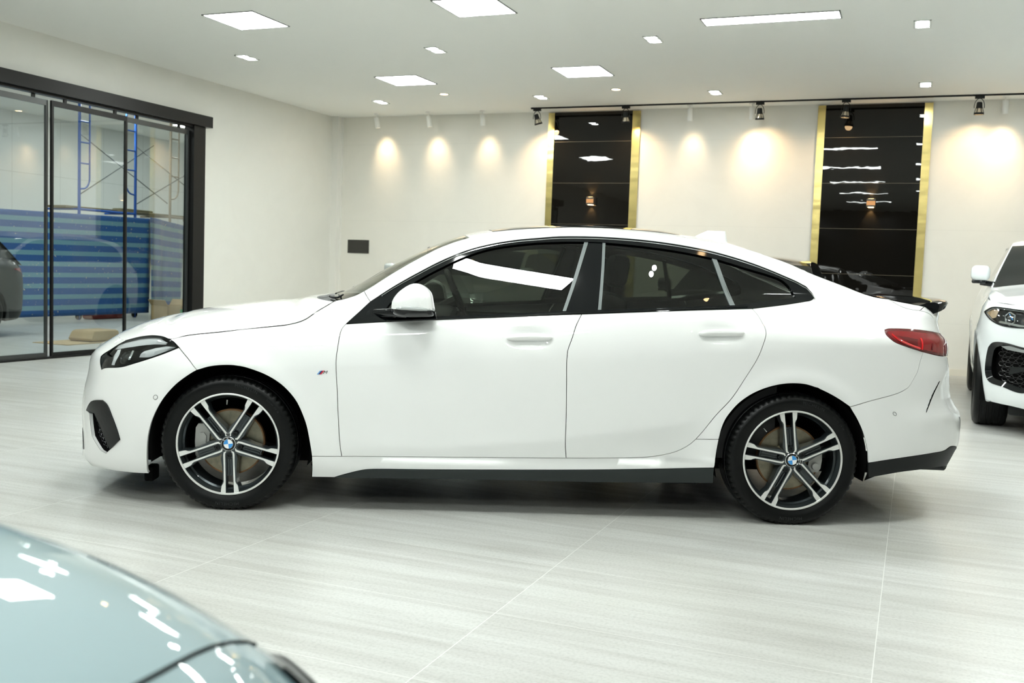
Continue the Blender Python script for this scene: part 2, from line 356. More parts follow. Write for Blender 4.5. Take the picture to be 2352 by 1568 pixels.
POLY = {
 'front_bumper': [[[[-0.3798,0.1476],[-0.3765,0.2627],[-0.3594,0.3641],[-0.3344,0.4391],[-0.2947,0.5192],[-0.2415,0.5869],[-0.1706,0.6426],[-0.1452,0.6579]],[[-0.1452,0.6579],[-0.186,0.6956],[-0.2346,0.7288],[-0.2803,0.7564]],[[-0.2803,0.7564],[-0.3451,0.7232],[-0.4045,0.6965],[-0.4747,0.6711],[-0.5321,0.6533],[-0.575,0.6464],[-0.6241,0.6417]],[[-0.6241,0.6417],[-0.6628,0.6365],[-0.6942,0.6256]],[[-0.6942,0.6256],[-0.7226,0.6578],[-0.7462,0.6863]],[[-0.7462,0.6863],[-0.7317,0.7057],[-0.7147,0.7276],[-0.7033,0.7489],[-0.6827,0.7684]],[[-0.6827,0.7684],[-1.4607,0.8]],[[-1.4607,0.8],[-1.4607,0.45],[-1.4607,0.13]],[[-1.4607,0.13],[-0.9707,0.115],[-0.7105,0.1365],[-0.564,0.1414],[-0.4521,0.1443],[-0.3798,0.1476]]]],
 'headlight': [[[[-0.2803,0.7564],[-0.3254,0.777],[-0.3679,0.7915],[-0.4196,0.8015],[-0.4893,0.8039],[-0.582,0.7944],[-0.6376,0.7812],[-0.6827,0.7684]],[[-0.6827,0.7684],[-0.7033,0.7489],[-0.7147,0.7276],[-0.7317,0.7057],[-0.7462,0.6863]],[[-0.7462,0.6863],[-0.7226,0.6578],[-0.6942,0.6256]],[[-0.6942,0.6256],[-0.6628,0.6365],[-0.6241,0.6417]],[[-0.6241,0.6417],[-0.575,0.6464],[-0.5321,0.6533],[-0.4747,0.6711],[-0.4045,0.6965],[-0.3451,0.7232],[-0.2803,0.7564]]]],
 'front_fender': [[[[-0.1452,0.6579],[-0.0862,0.6764],[-0.0084,0.6853],[0.0578,0.682],[0.1161,0.6677],[0.1783,0.6443],[0.2364,0.6105],[0.2808,0.5709],[0.3166,0.5246],[0.3435,0.4674],[0.3637,0.4087],[0.3843,0.298],[0.3883,0.2635]],[[0.3883,0.2635],[0.457,0.2648],[0.5279,0.2662]],[[0.5279,0.2662],[0.5189,0.3249],[0.5088,0.471],[0.5021,0.6004],[0.496,0.6942],[0.4955,0.7275],[0.4999,0.7752],[0.508,0.8459],[0.516,0.8718],[0.5306,0.8902]],[[0.5306,0.8902],[0.5544,0.9146],[0.5772,0.9372],[0.6337,0.9962]],[[0.6337,0.9962],[0.6149,1.0188],[0.597,1.0446]],[[0.597,1.0446],[0.5667,1.0261],[0.5259,1.0104]],[[0.5259,1.0104],[0.5019,1.0025],[0.4757,0.9965],[0.46,0.9905]],[[0.46,0.9905],[0.4376,0.975],[0.3935,0.9454],[0.3308,0.8995],[0.2641,0.8784],[0.162,0.8634],[-0.0749,0.835],[-0.2804,0.812],[-0.3679,0.7915]],[[-0.3679,0.7915],[-0.3254,0.777],[-0.2803,0.7564]],[[-0.2803,0.7564],[-0.2346,0.7288],[-0.186,0.6956],[-0.1452,0.6579]]]],
 'front_door': [[[[0.5306,0.8902],[0.7459,0.909],[1.0968,0.9357],[1.636,0.9736]],[[1.636,0.9736],[1.6106,0.9238],[1.5918,0.8637],[1.5729,0.805],[1.5696,0.764],[1.5734,0.6492],[1.5785,0.5035],[1.5815,0.3554],[1.589,0.286]],[[1.589,0.286],[1.0502,0.2765],[0.5279,0.2662]],[[0.5279,0.2662],[0.5189,0.3249],[0.5088,0.471],[0.5021,0.6004],[0.496,0.6942],[0.4955,0.7275],[0.4999,0.7752],[0.508,0.8459],[0.516,0.8718],[0.5306,0.8902]]]],
 'rear_door': [[[[1.636,0.9736],[1.8709,0.9902],[2.1146,1.0066],[2.3573,1.0203],[2.4624,1.0261]],[[2.4624,1.0261],[2.481,0.9981],[2.4962,0.9628],[2.5063,0.9373],[2.5078,0.9135],[2.4945,0.8649],[2.4684,0.7931],[2.4151,0.6962],[2.3582,0.6019],[2.2867,0.5151],[2.2292,0.4319],[2.2033,0.3978]],[[2.2033,0.3978],[2.1775,0.3714],[2.1273,0.3383],[2.0664,0.3176],[1.9783,0.3018],[1.8892,0.2956]],[[1.8892,0.2956],[1.7553,0.2905],[1.589,0.286]],[[1.589,0.286],[1.5815,0.3554],[1.5785,0.5035],[1.5734,0.6492],[1.5696,0.764],[1.5729,0.805],[1.5918,0.8637],[1.6106,0.9238],[1.636,0.9736]]]],
 'rear_quarter': [[[[0.597,1.0446],[0.6231,1.0606],[0.7263,1.1331],[0.8434,1.2069],[0.9619,1.2722],[1.0944,1.3215],[1.1606,1.3354],[1.2587,1.3498],[1.3871,1.3643],[1.5244,1.3747],[1.6468,1.3802],[1.7711,1.3802],[1.8928,1.3758],[2.0651,1.3649],[2.2056,1.3499],[2.3854,1.3334],[2.4954,1.3084],[2.5914,1.2816],[2.6864,1.2525],[2.7801,1.2135],[2.9523,1.1556],[3.1157,1.1041],[3.2153,1.092]],[[3.2153,1.092],[3.2393,1.081],[3.2606,1.07],[3.293,1.0572],[3.345,1.0461],[3.4183,1.0414]],[[3.4183,1.0414],[3.4749,1.0334],[3.5167,1.0209],[3.5579,0.9953],[3.5545,0.9641],[3.5215,0.939]],[[3.5215,0.939],[3.4725,0.9429]],[[3.4725,0.9429],[3.3673,0.9507],[3.2682,0.9547],[3.2017,0.955],[3.161,0.9535],[3.138,0.9481]],[[3.138,0.9481],[3.1356,0.9313],[3.1418,0.9196],[3.1625,0.8962],[3.2397,0.8713],[3.3405,0.8479]],[[3.3405,0.8479],[3.3409,0.8405]],[[3.3409,0.8405],[3.3016,0.7567],[3.2727,0.716],[3.2469,0.6816],[3.2244,0.6667],[3.1898,0.6512],[3.1538,0.64],[3.0754,0.6196],[2.9305,0.5795]],[[2.9305,0.5795],[2.8824,0.6105],[2.8238,0.6402],[2.7587,0.6657],[2.7042,0.6804],[2.6413,0.6831],[2.5794,0.6753],[2.5138,0.656],[2.4498,0.6248],[2.3947,0.5823],[2.3601,0.5414],[2.334,0.4995],[2.3187,0.4536],[2.31,0.4034]],[[2.31,0.4034],[2.2576,0.4004],[2.2033,0.3978]],[[2.2033,0.3978],[2.2292,0.4319],[2.2867,0.5151],[2.3582,0.6019],[2.4151,0.6962],[2.4684,0.7931],[2.4945,0.8649],[2.5078,0.9135],[2.5063,0.9373],[2.4962,0.9628],[2.481,0.9981],[2.4624,1.0261]],[[2.4624,1.0261],[2.6537,1.0522],[2.7515,1.0693],[2.7816,1.0761],[2.8011,1.0872]],[[2.8011,1.0872],[2.7935,1.1078],[2.7446,1.149],[2.6457,1.1916],[2.494,1.245],[2.3027,1.2933],[2.1383,1.3196],[1.9523,1.3384],[1.7689,1.3463],[1.6456,1.3462],[1.5237,1.341],[1.4489,1.3326],[1.3272,1.3174],[1.2054,1.293],[1.0845,1.2571],[0.9656,1.2041],[0.8479,1.1379],[0.7319,1.0661],[0.6337,0.9962]],[[0.6337,0.9962],[0.6149,1.0188],[0.597,1.0446]]]],
 'sill': [[[[0.3883,0.2635],[0.457,0.2648],[0.5279,0.2662]],[[0.5279,0.2662],[1.0502,0.2765],[1.589,0.286]],[[1.589,0.286],[1.7553,0.2905],[1.8892,0.2956]],[[1.8892,0.2956],[1.9783,0.3018],[2.0664,0.3176],[2.1273,0.3383],[2.1775,0.3714],[2.2033,0.3978]],[[2.2033,0.3978],[2.2576,0.4004],[2.31,0.4034]],[[2.31,0.4034],[2.3022,0.3362],[2.2987,0.2637]],[[2.2966,0.2636],[2.0052,0.2489],[1.6679,0.2346],[0.9648,0.2149],[0.6592,0.2075],[0.6206,0.2016],[0.5794,0.1902],[0.5277,0.1739],[0.4924,0.161]],[[0.4924,0.161],[0.4349,0.1599],[0.386,0.1593]],[[0.386,0.1593],[0.3897,0.2113],[0.3883,0.2635]]]],
 'side_skirt': [[[[0.4924,0.161],[0.5277,0.1739],[0.5794,0.1902],[0.6206,0.2016],[0.6592,0.2075],[0.9648,0.2149],[1.6679,0.2346],[2.0052,0.2489],[2.2966,0.2636]],[[2.2966,0.2636],[2.2966,0.2288],[2.2995,0.1873]],[[2.2995,0.1873],[1.7604,0.1752],[1.2293,0.1715],[0.8775,0.166],[0.4924,0.161]]]],
 'rear_bumper': [[[[2.9305,0.5795],[3.0754,0.6196],[3.1538,0.64],[3.1898,0.6512],[3.2244,0.6667],[3.2469,0.6816],[3.2727,0.716],[3.3016,0.7567],[3.3409,0.8405]],[[3.3409,0.8405],[3.3405,0.8479]],[[3.3405,0.8479],[3.4663,0.8291],[3.7915,0.805],[3.8741,0.8]],[[3.8741,0.8],[3.9433,0.72],[4.0429,0.7],[4.2895,0.7]],[[4.2895,0.7],[4.2895,0.5],[4.2895,0.345]],[[4.2895,0.345],[4.0371,0.345],[3.7763,0.335],[3.5214,0.3739],[3.4629,0.3579],[3.3722,0.3517],[3.2287,0.3376],[3.0359,0.3094]],[[3.0359,0.3094],[3.0239,0.3512],[3.01,0.3997],[2.9902,0.4583],[2.9595,0.5235],[2.9305,0.5795]]]],
 'rear_diffuser': [[[[3.0359,0.3094],[3.2287,0.3376],[3.3722,0.3517],[3.4629,0.3579],[3.5214,0.3739],[3.7763,0.335],[4.0371,0.345],[4.2895,0.345]],[[4.2895,0.345],[4.2895,0.24]],[[4.2895,0.24],[3.77,0.225],[3.572,0.2669],[3.2573,0.2657],[3.0599,0.2358]],[[3.0599,0.2358],[3.0451,0.2715],[3.0359,0.3094]]]],
 'tail_light': [[[[3.138,0.9481],[3.161,0.9535],[3.2017,0.955],[3.2682,0.9547],[3.3673,0.9507],[3.4725,0.9429]],[[3.4725,0.9429],[3.5215,0.939],[3.7866,0.915],[3.8942,0.895]],[[3.8942,0.895],[3.9348,0.86],[3.9147,0.82],[3.8741,0.8]],[[3.8741,0.8],[3.7915,0.805],[3.4663,0.8291]],[[3.4663,0.8291],[3.3405,0.8479],[3.2397,0.8713],[3.1625,0.8962],[3.1418,0.9196],[3.1356,0.9313],[3.138,0.9481]]]],
 'boot_lid_back': [[[[3.4183,1.0414],[3.4749,1.0334],[3.5167,1.0209],[3.5579,0.9953],[3.5545,0.9641],[3.5215,0.939]],[[3.5215,0.939],[3.7866,0.915],[3.8942,0.895]],[[3.8942,0.895],[3.9348,0.86],[3.9147,0.82],[3.8741,0.8]],[[3.8741,0.8],[3.9433,0.72],[4.0429,0.7],[4.2895,0.7]],[[4.2895,0.7],[4.2895,0.85],[4.2895,1.045]],[[4.2895,1.045],[3.9317,1.045],[3.6789,1.043],[3.4721,1.0605]],[[3.4721,1.0605],[3.4183,1.0414]]]],
 'boot_lid_strip': [[[[3.2153,1.092],[3.2393,1.081],[3.2606,1.07],[3.293,1.0572],[3.345,1.0461],[3.4183,1.0414]],[[3.4183,1.0414],[3.4721,1.0605]],[[3.4721,1.0605],[3.357,1.0729],[3.2648,1.0837],[3.2153,1.092]]]],
 'window_trim': [[[[0.6337,0.9962],[0.7319,1.0661],[0.8479,1.1379],[0.9656,1.2041],[1.0845,1.2571],[1.2054,1.293],[1.3272,1.3174],[1.4489,1.3326],[1.5237,1.341],[1.6456,1.3462],[1.7689,1.3463],[1.9523,1.3384],[2.1383,1.3196],[2.3027,1.2933],[2.494,1.245],[2.6457,1.1916],[2.7446,1.149],[2.7935,1.1078],[2.8011,1.0872]],[[2.8011,1.0872],[2.7816,1.0761],[2.7515,1.0693],[2.6537,1.0522],[2.4624,1.0261]],[[2.4624,1.0261],[2.3573,1.0203],[2.1146,1.0066],[1.8709,0.9902],[1.636,0.9736]],[[1.636,0.9736],[1.0968,0.9357],[0.7459,0.909],[0.5306,0.8902]],[[0.5306,0.8902],[0.5544,0.9146],[0.5772,0.9372],[0.6337,0.9962]]]],
 'dlo': [[[[0.6857,0.9207],[0.7067,0.9597],[0.7375,1.0051],[0.7839,1.0516],[0.8385,1.0953],[0.9672,1.1717],[1.0855,1.2305],[1.2059,1.2715],[1.3884,1.3028],[1.5233,1.3147],[1.6571,1.3199],[1.7739,1.3187],[1.9503,1.3074],[2.1357,1.288],[2.2836,1.2637],[2.3154,1.257],[2.452,1.2217],[2.5798,1.1894],[2.6427,1.1669],[2.6832,1.1255],[2.7,1.0832]],[[2.7,1.0832],[2.543,1.0621],[2.3835,1.0382]],[[2.3835,1.0382],[1.7486,0.9977],[1.5435,0.9834],[0.944,0.9373],[0.6857,0.9207]]]],
 'b_pillar': [[[[1.6769,1.3256],[1.745,1.3259]],[[1.745,1.3259],[1.7338,1.1852],[1.7124,0.9914]],[[1.7124,0.9914],[1.5599,0.98]],[[1.5599,0.98],[1.609,1.1183],[1.6769,1.3256]]]],
 'stripF': [[[[1.6566,1.3249],[1.6769,1.3256]],[[1.6769,1.3256],[1.609,1.1183],[1.5599,0.98]],[[1.5599,0.98],[1.5435,0.9794]],[[1.5435,0.9794],[1.5945,1.1282],[1.6566,1.3249]]]],
 'stripR': [[[[1.745,1.3259],[1.7599,1.3254]],[[1.7599,1.3254],[1.7485,1.1857],[1.7289,0.9919]],[[1.7289,0.9919],[1.7124,0.9914]],[[1.7124,0.9914],[1.7338,1.1852],[1.745,1.3259]]]],
 'stripQ': [[[[2.2841,1.2687],[2.3097,1.2632]],[[2.3097,1.2632],[2.3421,1.1539],[2.382,1.0351]],[[2.382,1.0351],[2.3557,1.0344]],[[2.3557,1.0344],[2.3174,1.1531],[2.2841,1.2687]]]],
 'intake': [[[[-0.8009,0.4124],[-0.7731,0.4431],[-0.7448,0.4646]],[[-0.7448,0.4646],[-0.7118,0.4752],[-0.6384,0.4844]],[[-0.6384,0.4844],[-0.6004,0.466],[-0.5647,0.4176],[-0.534,0.3534],[-0.5183,0.305]],[[-0.5183,0.305],[-0.5575,0.271],[-0.6175,0.2253]],[[-0.6175,0.2253],[-0.6365,0.2288],[-0.6582,0.2349],[-0.7004,0.2631],[-0.7404,0.2921]],[[-0.7404,0.2921],[-0.7543,0.3485],[-0.7613,0.4045]],[[-0.7613,0.4045],[-0.8009,0.4124]]]],
 'intake_fin': [[[[-0.8009,0.4124],[-0.7731,0.4431],[-0.7448,0.4646]],[[-0.7448,0.4646],[-0.7118,0.4752],[-0.6384,0.4844]],[[-0.6384,0.4844],[-0.6004,0.466],[-0.5647,0.4176],[-0.534,0.3534],[-0.5183,0.305]],[[-0.5183,0.305],[-0.5487,0.2784],[-0.5847,0.2496]],[[-0.5847,0.2496],[-0.6071,0.2843],[-0.6486,0.3562],[-0.6971,0.4121]],[[-0.6971,0.4121],[-0.7397,0.413],[-0.8009,0.4124]]]],
 'recess': [[[[3.7204,0.7575],[3.5168,0.7218],[3.4333,0.6608],[3.3862,0.6063],[3.308,0.5158],[3.2987,0.4437]],[[3.2987,0.4437],[3.354,0.4341],[3.4446,0.4269]],[[3.4446,0.4269],[3.5392,0.4758],[3.7615,0.5]],[[3.7615,0.5],[3.733,0.62],[3.7204,0.7575]]]],
}
PT = {'sensor_front': [-0.3342, 0.5227], 'sensor_rear': [3.1523, 0.5498], 'badge': [0.4348, 0.6647], 'mirror_base': [0.6758, 0.9387]}
TOP_B = [[-0.5324,0.7684,0.7146,1.0,0.0],[-0.4888,0.7812,0.7403,0.7703,0.011],[-0.4379,0.7944,0.7677,0.5787,0.0243],[-0.3636,0.8039,0.806,0.4219,0.0455],[-0.3143,0.8015,0.8308,0.2963,0.0641],[-0.2821,0.7915,0.8476,0.1985,0.085],[-0.2821,0.7915,0.8476,0.125,0.087],[-0.2019,0.812,0.855,0.0723,0.0869],[-0.0405,0.835,0.8578,0.037,0.0934],[0.162,0.8634,0.8475,0.0156,0.0965],[0.2641,0.8784,0.8429,0.0046,0.0953],[0.3308,0.8995,0.8329,0.0006,0.0821],[0.3935,0.9454,0.799,0.0,0.0436],[0.4376,0.975,0.7739,0.0,0.0197],[0.46,0.9905,0.7606,0.0,0.0073]]
TOP_W = [[0.46,0.9905,0.7606,0.02,0.077],[0.4757,0.9965,0.756,0.02,0.0701],[0.5019,1.0025,0.7525,0.02,0.0821],[0.5259,1.0104,0.7472,0.02,0.0879],[0.5667,1.0261,0.7371,0.02,0.1077],[0.597,1.0446,0.7247,0.02,0.1116],[0.6231,1.0606,0.7152,0.02,0.1129],[0.7263,1.1331,0.6832,0.02,0.0874],[0.8434,1.2069,0.6589,0.02,0.0622],[0.9619,1.2722,0.6355,0.02,0.0308],[1.0944,1.3215,0.6171,0.0214,0.0446],[1.1606,1.3354,0.6116,0.0341,0.0386],[1.2587,1.3498,0.6064,0.0377,0.0298],[1.3871,1.3643,0.6027,0.0392,0.0183],[1.5244,1.3747,0.6027,0.0405,0.0059],[1.6468,1.3802,0.6054,0.0409,0.0],[1.7711,1.3802,0.6124,0.0422,0.0],[1.8928,1.3758,0.6223,0.0449,0.0],[2.0651,1.3649,0.6276,0.0484,0.0],[2.2056,1.3499,0.6215,0.0526,0.0],[2.3854,1.3334,0.6008,0.0435,0.0],[2.4954,1.3084,0.5953,0.03,0.0],[2.5914,1.2816,0.5945,0.03,0.0],[2.6864,1.2525,0.5978,0.03,0.0],[2.7789,1.2135,0.6108,0.03,0.0],[2.9392,1.1556,0.6386,0.03,0.0],[3.0868,1.1041,0.6616,0.03,0.0]]
TOP_T = [[3.1759,1.092,0.6596,0.022,0.0],[3.2188,1.0837,0.6579,0.022,0.0],[3.2962,1.0729,0.6434,0.022,0.0],[3.3835,1.0605,0.6084,0.022,0.0]]
BON_A0 = (-0.6827, 0.7684)
# ================================================================== the showroom
EXPOSURE = 1.80
ZC, WY, WX = 3.55, 14.2, -8.95
def struct(o): o['kind'] = 'structure'; return o
def wall_mat(name, col, jx=None, jz=None, dark=.9, rough=.35, ax='x', noise=.05):
    m, nt, out = new_mat(name); N = nt.nodes.new; L = nt.links.new
    b = N('ShaderNodeBsdfPrincipled'); L(b.outputs[0], out.inputs[0]); b.inputs['Roughness'].default_value = rough
    tc = N('ShaderNodeTexCoord'); n = N('ShaderNodeTexNoise'); n.inputs['Scale'].default_value = 1.4; n.inputs['Detail'].default_value = 8; n.inputs['Roughness'].default_value = .65; n.inputs['Distortion'].default_value = 1.5
    L(tc.outputs['Object'], n.inputs['Vector']); mx = N('ShaderNodeMixRGB'); L(n.outputs['Fac'], mx.inputs[0])
    mx.inputs[1].default_value = (*[c*(1-noise) for c in col], 1); mx.inputs[2].default_value = (*[min(1, c*(1+noise)) for c in col], 1)
    last = mx.outputs[0]
    if jx or jz:
        sp = N('ShaderNodeSeparateXYZ'); L(tc.outputs['Object'], sp.inputs[0]); fs = []
        for ch, j in ((ax.upper(), jx), ('Z', jz)):
            if not j: continue
            step, off = j; a = N('ShaderNodeMath'); a.operation = 'SUBTRACT'; a.inputs[1].default_value = off - 50*step; L(sp.outputs[ch], a.inputs[0])
            mo = N('ShaderNodeMath'); mo.operation = 'MODULO'; mo.inputs[1].default_value = step; L(a.outputs[0], mo.inputs[0])
            lt = N('ShaderNodeMath'); lt.operation = 'LESS_THAN'; lt.inputs[1].default_value = .005; L(mo.outputs[0], lt.inputs[0]); fs.append(lt.outputs[0])
        f = fs[0]
        if len(fs) > 1:
            q = N('ShaderNodeMath'); q.operation = 'MAXIMUM'; L(fs[0], q.inputs[0]); L(fs[1], q.inputs[1]); f = q.outputs[0]
        m2 = N('ShaderNodeMixRGB'); L(f, m2.inputs[0]); L(last, m2.inputs[1]); m2.inputs[2].default_value = (*[c*dark for c in col], 1); last = m2.outputs[0]
    L(last, b.inputs['Base Color']); return m
def floor_mat():
    m, nt, out = new_mat('porcelain_floor_tiles'); N = nt.nodes.new; L = nt.links.new
    b = N('ShaderNodeBsdfPrincipled'); L(b.outputs[0], out.inputs[0]); b.inputs['Roughness'].default_value = .34; b.inputs['Specular IOR Level'].default_value = .45
    tc = N('ShaderNodeTexCoord'); sp = N('ShaderNodeSeparateXYZ'); L(tc.outputs['Object'], sp.inputs[0])
    def math_(op, a, v=None, b2=None):
        q = N('ShaderNodeMath'); q.operation = op; L(a, q.inputs[0])
        if b2 is not None: L(b2, q.inputs[1])
        elif v is not None: q.inputs[1].default_value = v
        return q.outputs[0]
    gx = math_('MODULO', math_('ADD', sp.outputs['X'], .055+1.2132*60), 1.2132); gy = math_('MODULO', math_('ADD', sp.outputs['Y'], -3.682+.6073*60), .6073)
    ix = math_('FLOOR', math_('DIVIDE', math_('ADD', sp.outputs['X'], .055+1.2132*60), 1.2132)); iy = math_('FLOOR', math_('DIVIDE', math_('ADD', sp.outputs['Y'], -3.682+.6073*60), .6073))
    grout = math_('MAXIMUM', math_('LESS_THAN', gx, .0030), None, math_('LESS_THAN', gy, .0022))
    # veins run across each tile; every tile takes its own cut of the stone
    cmb = N('ShaderNodeCombineXYZ'); L(math_('ADD', math_('MULTIPLY', sp.outputs['X'], .55), None, math_('MULTIPLY', iy, 3.7)), cmb.inputs[0])
    L(math_('ADD', math_('MULTIPLY', sp.outputs['Y'], 9.0), None, math_('MULTIPLY', ix, 5.3)), cmb.inputs[1]); L(math_('ADD', math_('MULTIPLY', ix, 1.7), None, math_('MULTIPLY', iy, .9)), cmb.inputs[2])
    n = N('ShaderNodeTexNoise'); n.inputs['Scale'].default_value = 1.6; n.inputs['Detail'].default_value = 9; n.inputs['Roughness'].default_value = .6; n.inputs['Distortion'].default_value = .35; L(cmb.outputs[0], n.inputs['Vector'])
    n2 = N('ShaderNodeTexNoise'); n2.inputs['Scale'].default_value = 90; n2.inputs['Detail'].default_value = 3; L(tc.outputs['Object'], n2.inputs['Vector'])
    n3 = N('ShaderNodeTexNoise'); n3.inputs['Scale'].default_value = .9; n3.inputs['Detail'].default_value = 5; L(tc.outputs['Object'], n3.inputs['Vector'])
    cr = N('ShaderNodeValToRGB'); L(n.outputs['Fac'], cr.inputs[0]); e = cr.color_ramp.elements
    e[0].position = .28; e[0].color = (*FLOOR_D, 1); e[1].position = .62; e[1].color = (*FLOOR_L, 1)
    mx = N('ShaderNodeMixRGB'); mx.blend_type = 'MULTIPLY'; mx.inputs[0].default_value = 1; L(cr.outputs[0], mx.inputs[1])
    c2 = N('ShaderNodeValToRGB'); L(n2.outputs['Fac'], c2.inputs[0]); c2.color_ramp.elements[0].position = .3; c2.color_ramp.elements[0].color = (.84, .84, .84, 1); c2.color_ramp.elements[1].position = .55; c2.color_ramp.elements[1].color = (1, 1, 1, 1); L(c2.outputs[0], mx.inputs[2])
    m3 = N('ShaderNodeMixRGB'); m3.blend_type = 'MULTIPLY'; m3.inputs[0].default_value = 1; L(mx.outputs[0], m3.inputs[1])
    c3 = N('ShaderNodeValToRGB'); L(n3.outputs['Fac'], c3.inputs[0]); c3.color_ramp.elements[0].position = .35; c3.color_ramp.elements[0].color = (.90, .895, .87, 1); c3.color_ramp.elements[1].position = .6; c3.color_ramp.elements[1].color = (1, 1, 1, 1); L(c3.outputs[0], m3.inputs[2])
    g = N('ShaderNodeMixRGB'); L(grout, g.inputs[0]); L(m3.outputs[0], g.inputs[1]); g.inputs[2].default_value = (.66, .66, .63, 1); L(g.outputs[0], b.inputs['Base Color'])
    return m
FLOOR_D = (.395, .39, .37); FLOOR_L = (.535, .54, .52)
FLOORM = floor_mat()
CEILM = wall_mat('ceiling_plaster', (.93, .935, .90), noise=.01, rough=.75)
WALLB = wall_mat('cream_wall_tiles', (.82, .80, .735), None, (1.2146, .67), .93)
WALLL = wall_mat('pale_wall_tiles', (.79, .785, .735), None, None, .9)
ANNEX = wall_mat('annex_wall_panels', (.70, .72, .70), (1.22, .3), (1.22, .35), .45, ax='y')
NIGHT = pbr('dark_front_glazing', (.025, .027, .027), .12)
RWALL = wall_mat('plain_side_wall', (.76, .76, .71))
struct(G().box((-17, -7, -.06), (9, 20.2, 0)).obj('floor', FLOORM, smooth=0))
struct(G().box((WX-.12, -7, ZC), (9, WY+.1, ZC+.1)).obj('ceiling', CEILM, smooth=0))
struct(G().box((WX-.12, WY, 0), (9, WY+.12, ZC)).obj('wall_back', WALLB, smooth=0))
DY0, DY1, DZ = 3.2, 10.86, 2.93
struct(G().box((WX-.12, DY1, 0), (WX, WY, ZC)).box((WX-.12, DY0, DZ), (WX, DY1, ZC)).box((WX-.12, -7, 0), (WX, DY0, ZC)).obj('wall_left', WALLL, smooth=0))
struct(G().box((9, -7, 0), (9.1, WY, ZC)).obj('wall_right', RWALL, smooth=0))
struct(G().box((WX, -7.1, 0), (9, -7, ZC)).obj('wall_front', NIGHT, smooth=0))
struct(G().box((-17.1, 0, 0), (-17, 20.3, 4)).obj('wall_annex', ANNEX, smooth=0))
struct(G().box((-17, 20.2, 0), (WX-.12, 20.3, 4)).obj('wall_annex_end', ANNEX, smooth=0))
struct(G().box((-17, -.1, 0), (WX-.12, 0, 4)).obj('wall_annex_near', ANNEX, smooth=0))
struct(G().box((-17.1, -.1, 4), (WX-.12, 20.3, 4.1)).obj('ceiling_annex', CEILM, smooth=0))
struct(G().box((WX-.12, WY, 0), (WX-.02, 20.2, 4)).box((WX-.12, 0, ZC), (WX-.02, WY, 4)).obj('wall_annex_side', ANNEX, smooth=0))
struct(G().box((WX, WY-.012, 0), (9, WY, .085)).obj('baseboard_back', pbr('skirting_tile', (.80, .76, .66), .3), smooth=0))
struct(G().box((WX, WY-.13, 0), (WX+.115, WY, ZC)).box((WX+.115, WY-.03, 0), (WX+.135, WY, ZC)).obj('trim_1', pbr('corner_trim', (.84, .83, .78), .35), smooth=0))

# ---- sliding glass doors to the next room
DKMET = pbr('dark_bronze_aluminium', (.018, .018, .018), .35, .6)
GRMET = pbr('grey_aluminium', (.10, .105, .105), .3, .7)
DGL = glass('door_glass', (.90, .94, .95), 1.52, boost=1.5)
door = struct(empty('door_1', (WX, 7, 0)))
def at_door(g): return g.xform(Matrix.Translation((-WX, -7, 0)))
at_door(G().box((WX-.06, 3.1, 2.915), (WX+.11, 10.97, 3.06)).box((WX-.04, 3.1, 2.89), (WX+.04, 10.80, 2.915))).obj('header', DKMET, door, smooth=0)
at_door(G().box((WX-.10, 10.66, 0), (WX+.06, 10.885, 2.915))).obj('jamb', DKMET, door, smooth=0)
at_door(G().box((WX-.05, 3.2, 0), (WX+.05, 10.66, .022))).obj('floor_track', DKMET, door, smooth=0)
ys_ = [3.3, 4.72, 5.94, 7.16, 8.36, 9.51, 10.66]
for i in range(6):
    y0, y1 = ys_[i], ys_[i+1]; x = WX - (.025 if i % 2 else -.012)
    fr = at_door(G().box((x-.014, y0+.006, .022), (x+.014, y0+.034, 2.85)).box((x-.014, y1-.040, .022), (x+.014, y1-.012, 2.85)).box((x-.014, y0+.034, .022), (x+.014, y1-.040, .065)).box((x-.014, y0+.034, 2.79), (x+.014, y1-.040, 2.85))).obj('sliding_panel', GRMET if i % 2 else DKMET, door, smooth=0)
    at_door(G().box((x-.003, y0+.034, .065), (x+.003, y1-.040, 2.79))).obj('glass_pane', DGL, fr, smooth=0)
    rl = G()
    for yy_ in (y0+.2, y1-.2): rl.box((x-.01, yy_-.02, 2.85), (x+.01, yy_+.02, 2.915))
    at_door(rl).obj('roller', DKMET, fr, smooth=0)

# ---- black feature panels with gold edges
BLKG = None
def blackpanel_mat():
    m, nt, out = new_mat('black_glass_tiles'); N = nt.nodes.new; L = nt.links.new
    b = N('ShaderNodeBsdfPrincipled'); L(b.outputs[0], out.inputs[0]); b.inputs['Base Color'].default_value = (.006, .0055, .0045, 1); b.inputs['Roughness'].default_value = .012; b.inputs['IOR'].default_value = 1.45
    tc = N('ShaderNodeTexCoord'); mp = N('ShaderNodeMapping'); mp.inputs['Scale'].default_value = (3.5, 3.5, 9); n = N('ShaderNodeTexNoise'); n.inputs['Scale'].default_value = 1.0; n.inputs['Detail'].default_value = 2
    L(tc.outputs['Object'], mp.inputs[0]); L(mp.outputs[0], n.inputs['Vector']); bp = N('ShaderNodeBump'); bp.inputs['Strength'].default_value = .02; bp.inputs['Distance'].default_value = .01; L(n.outputs['Fac'], bp.inputs['Height']); L(bp.outputs[0], b.inputs['Normal'])
    return m
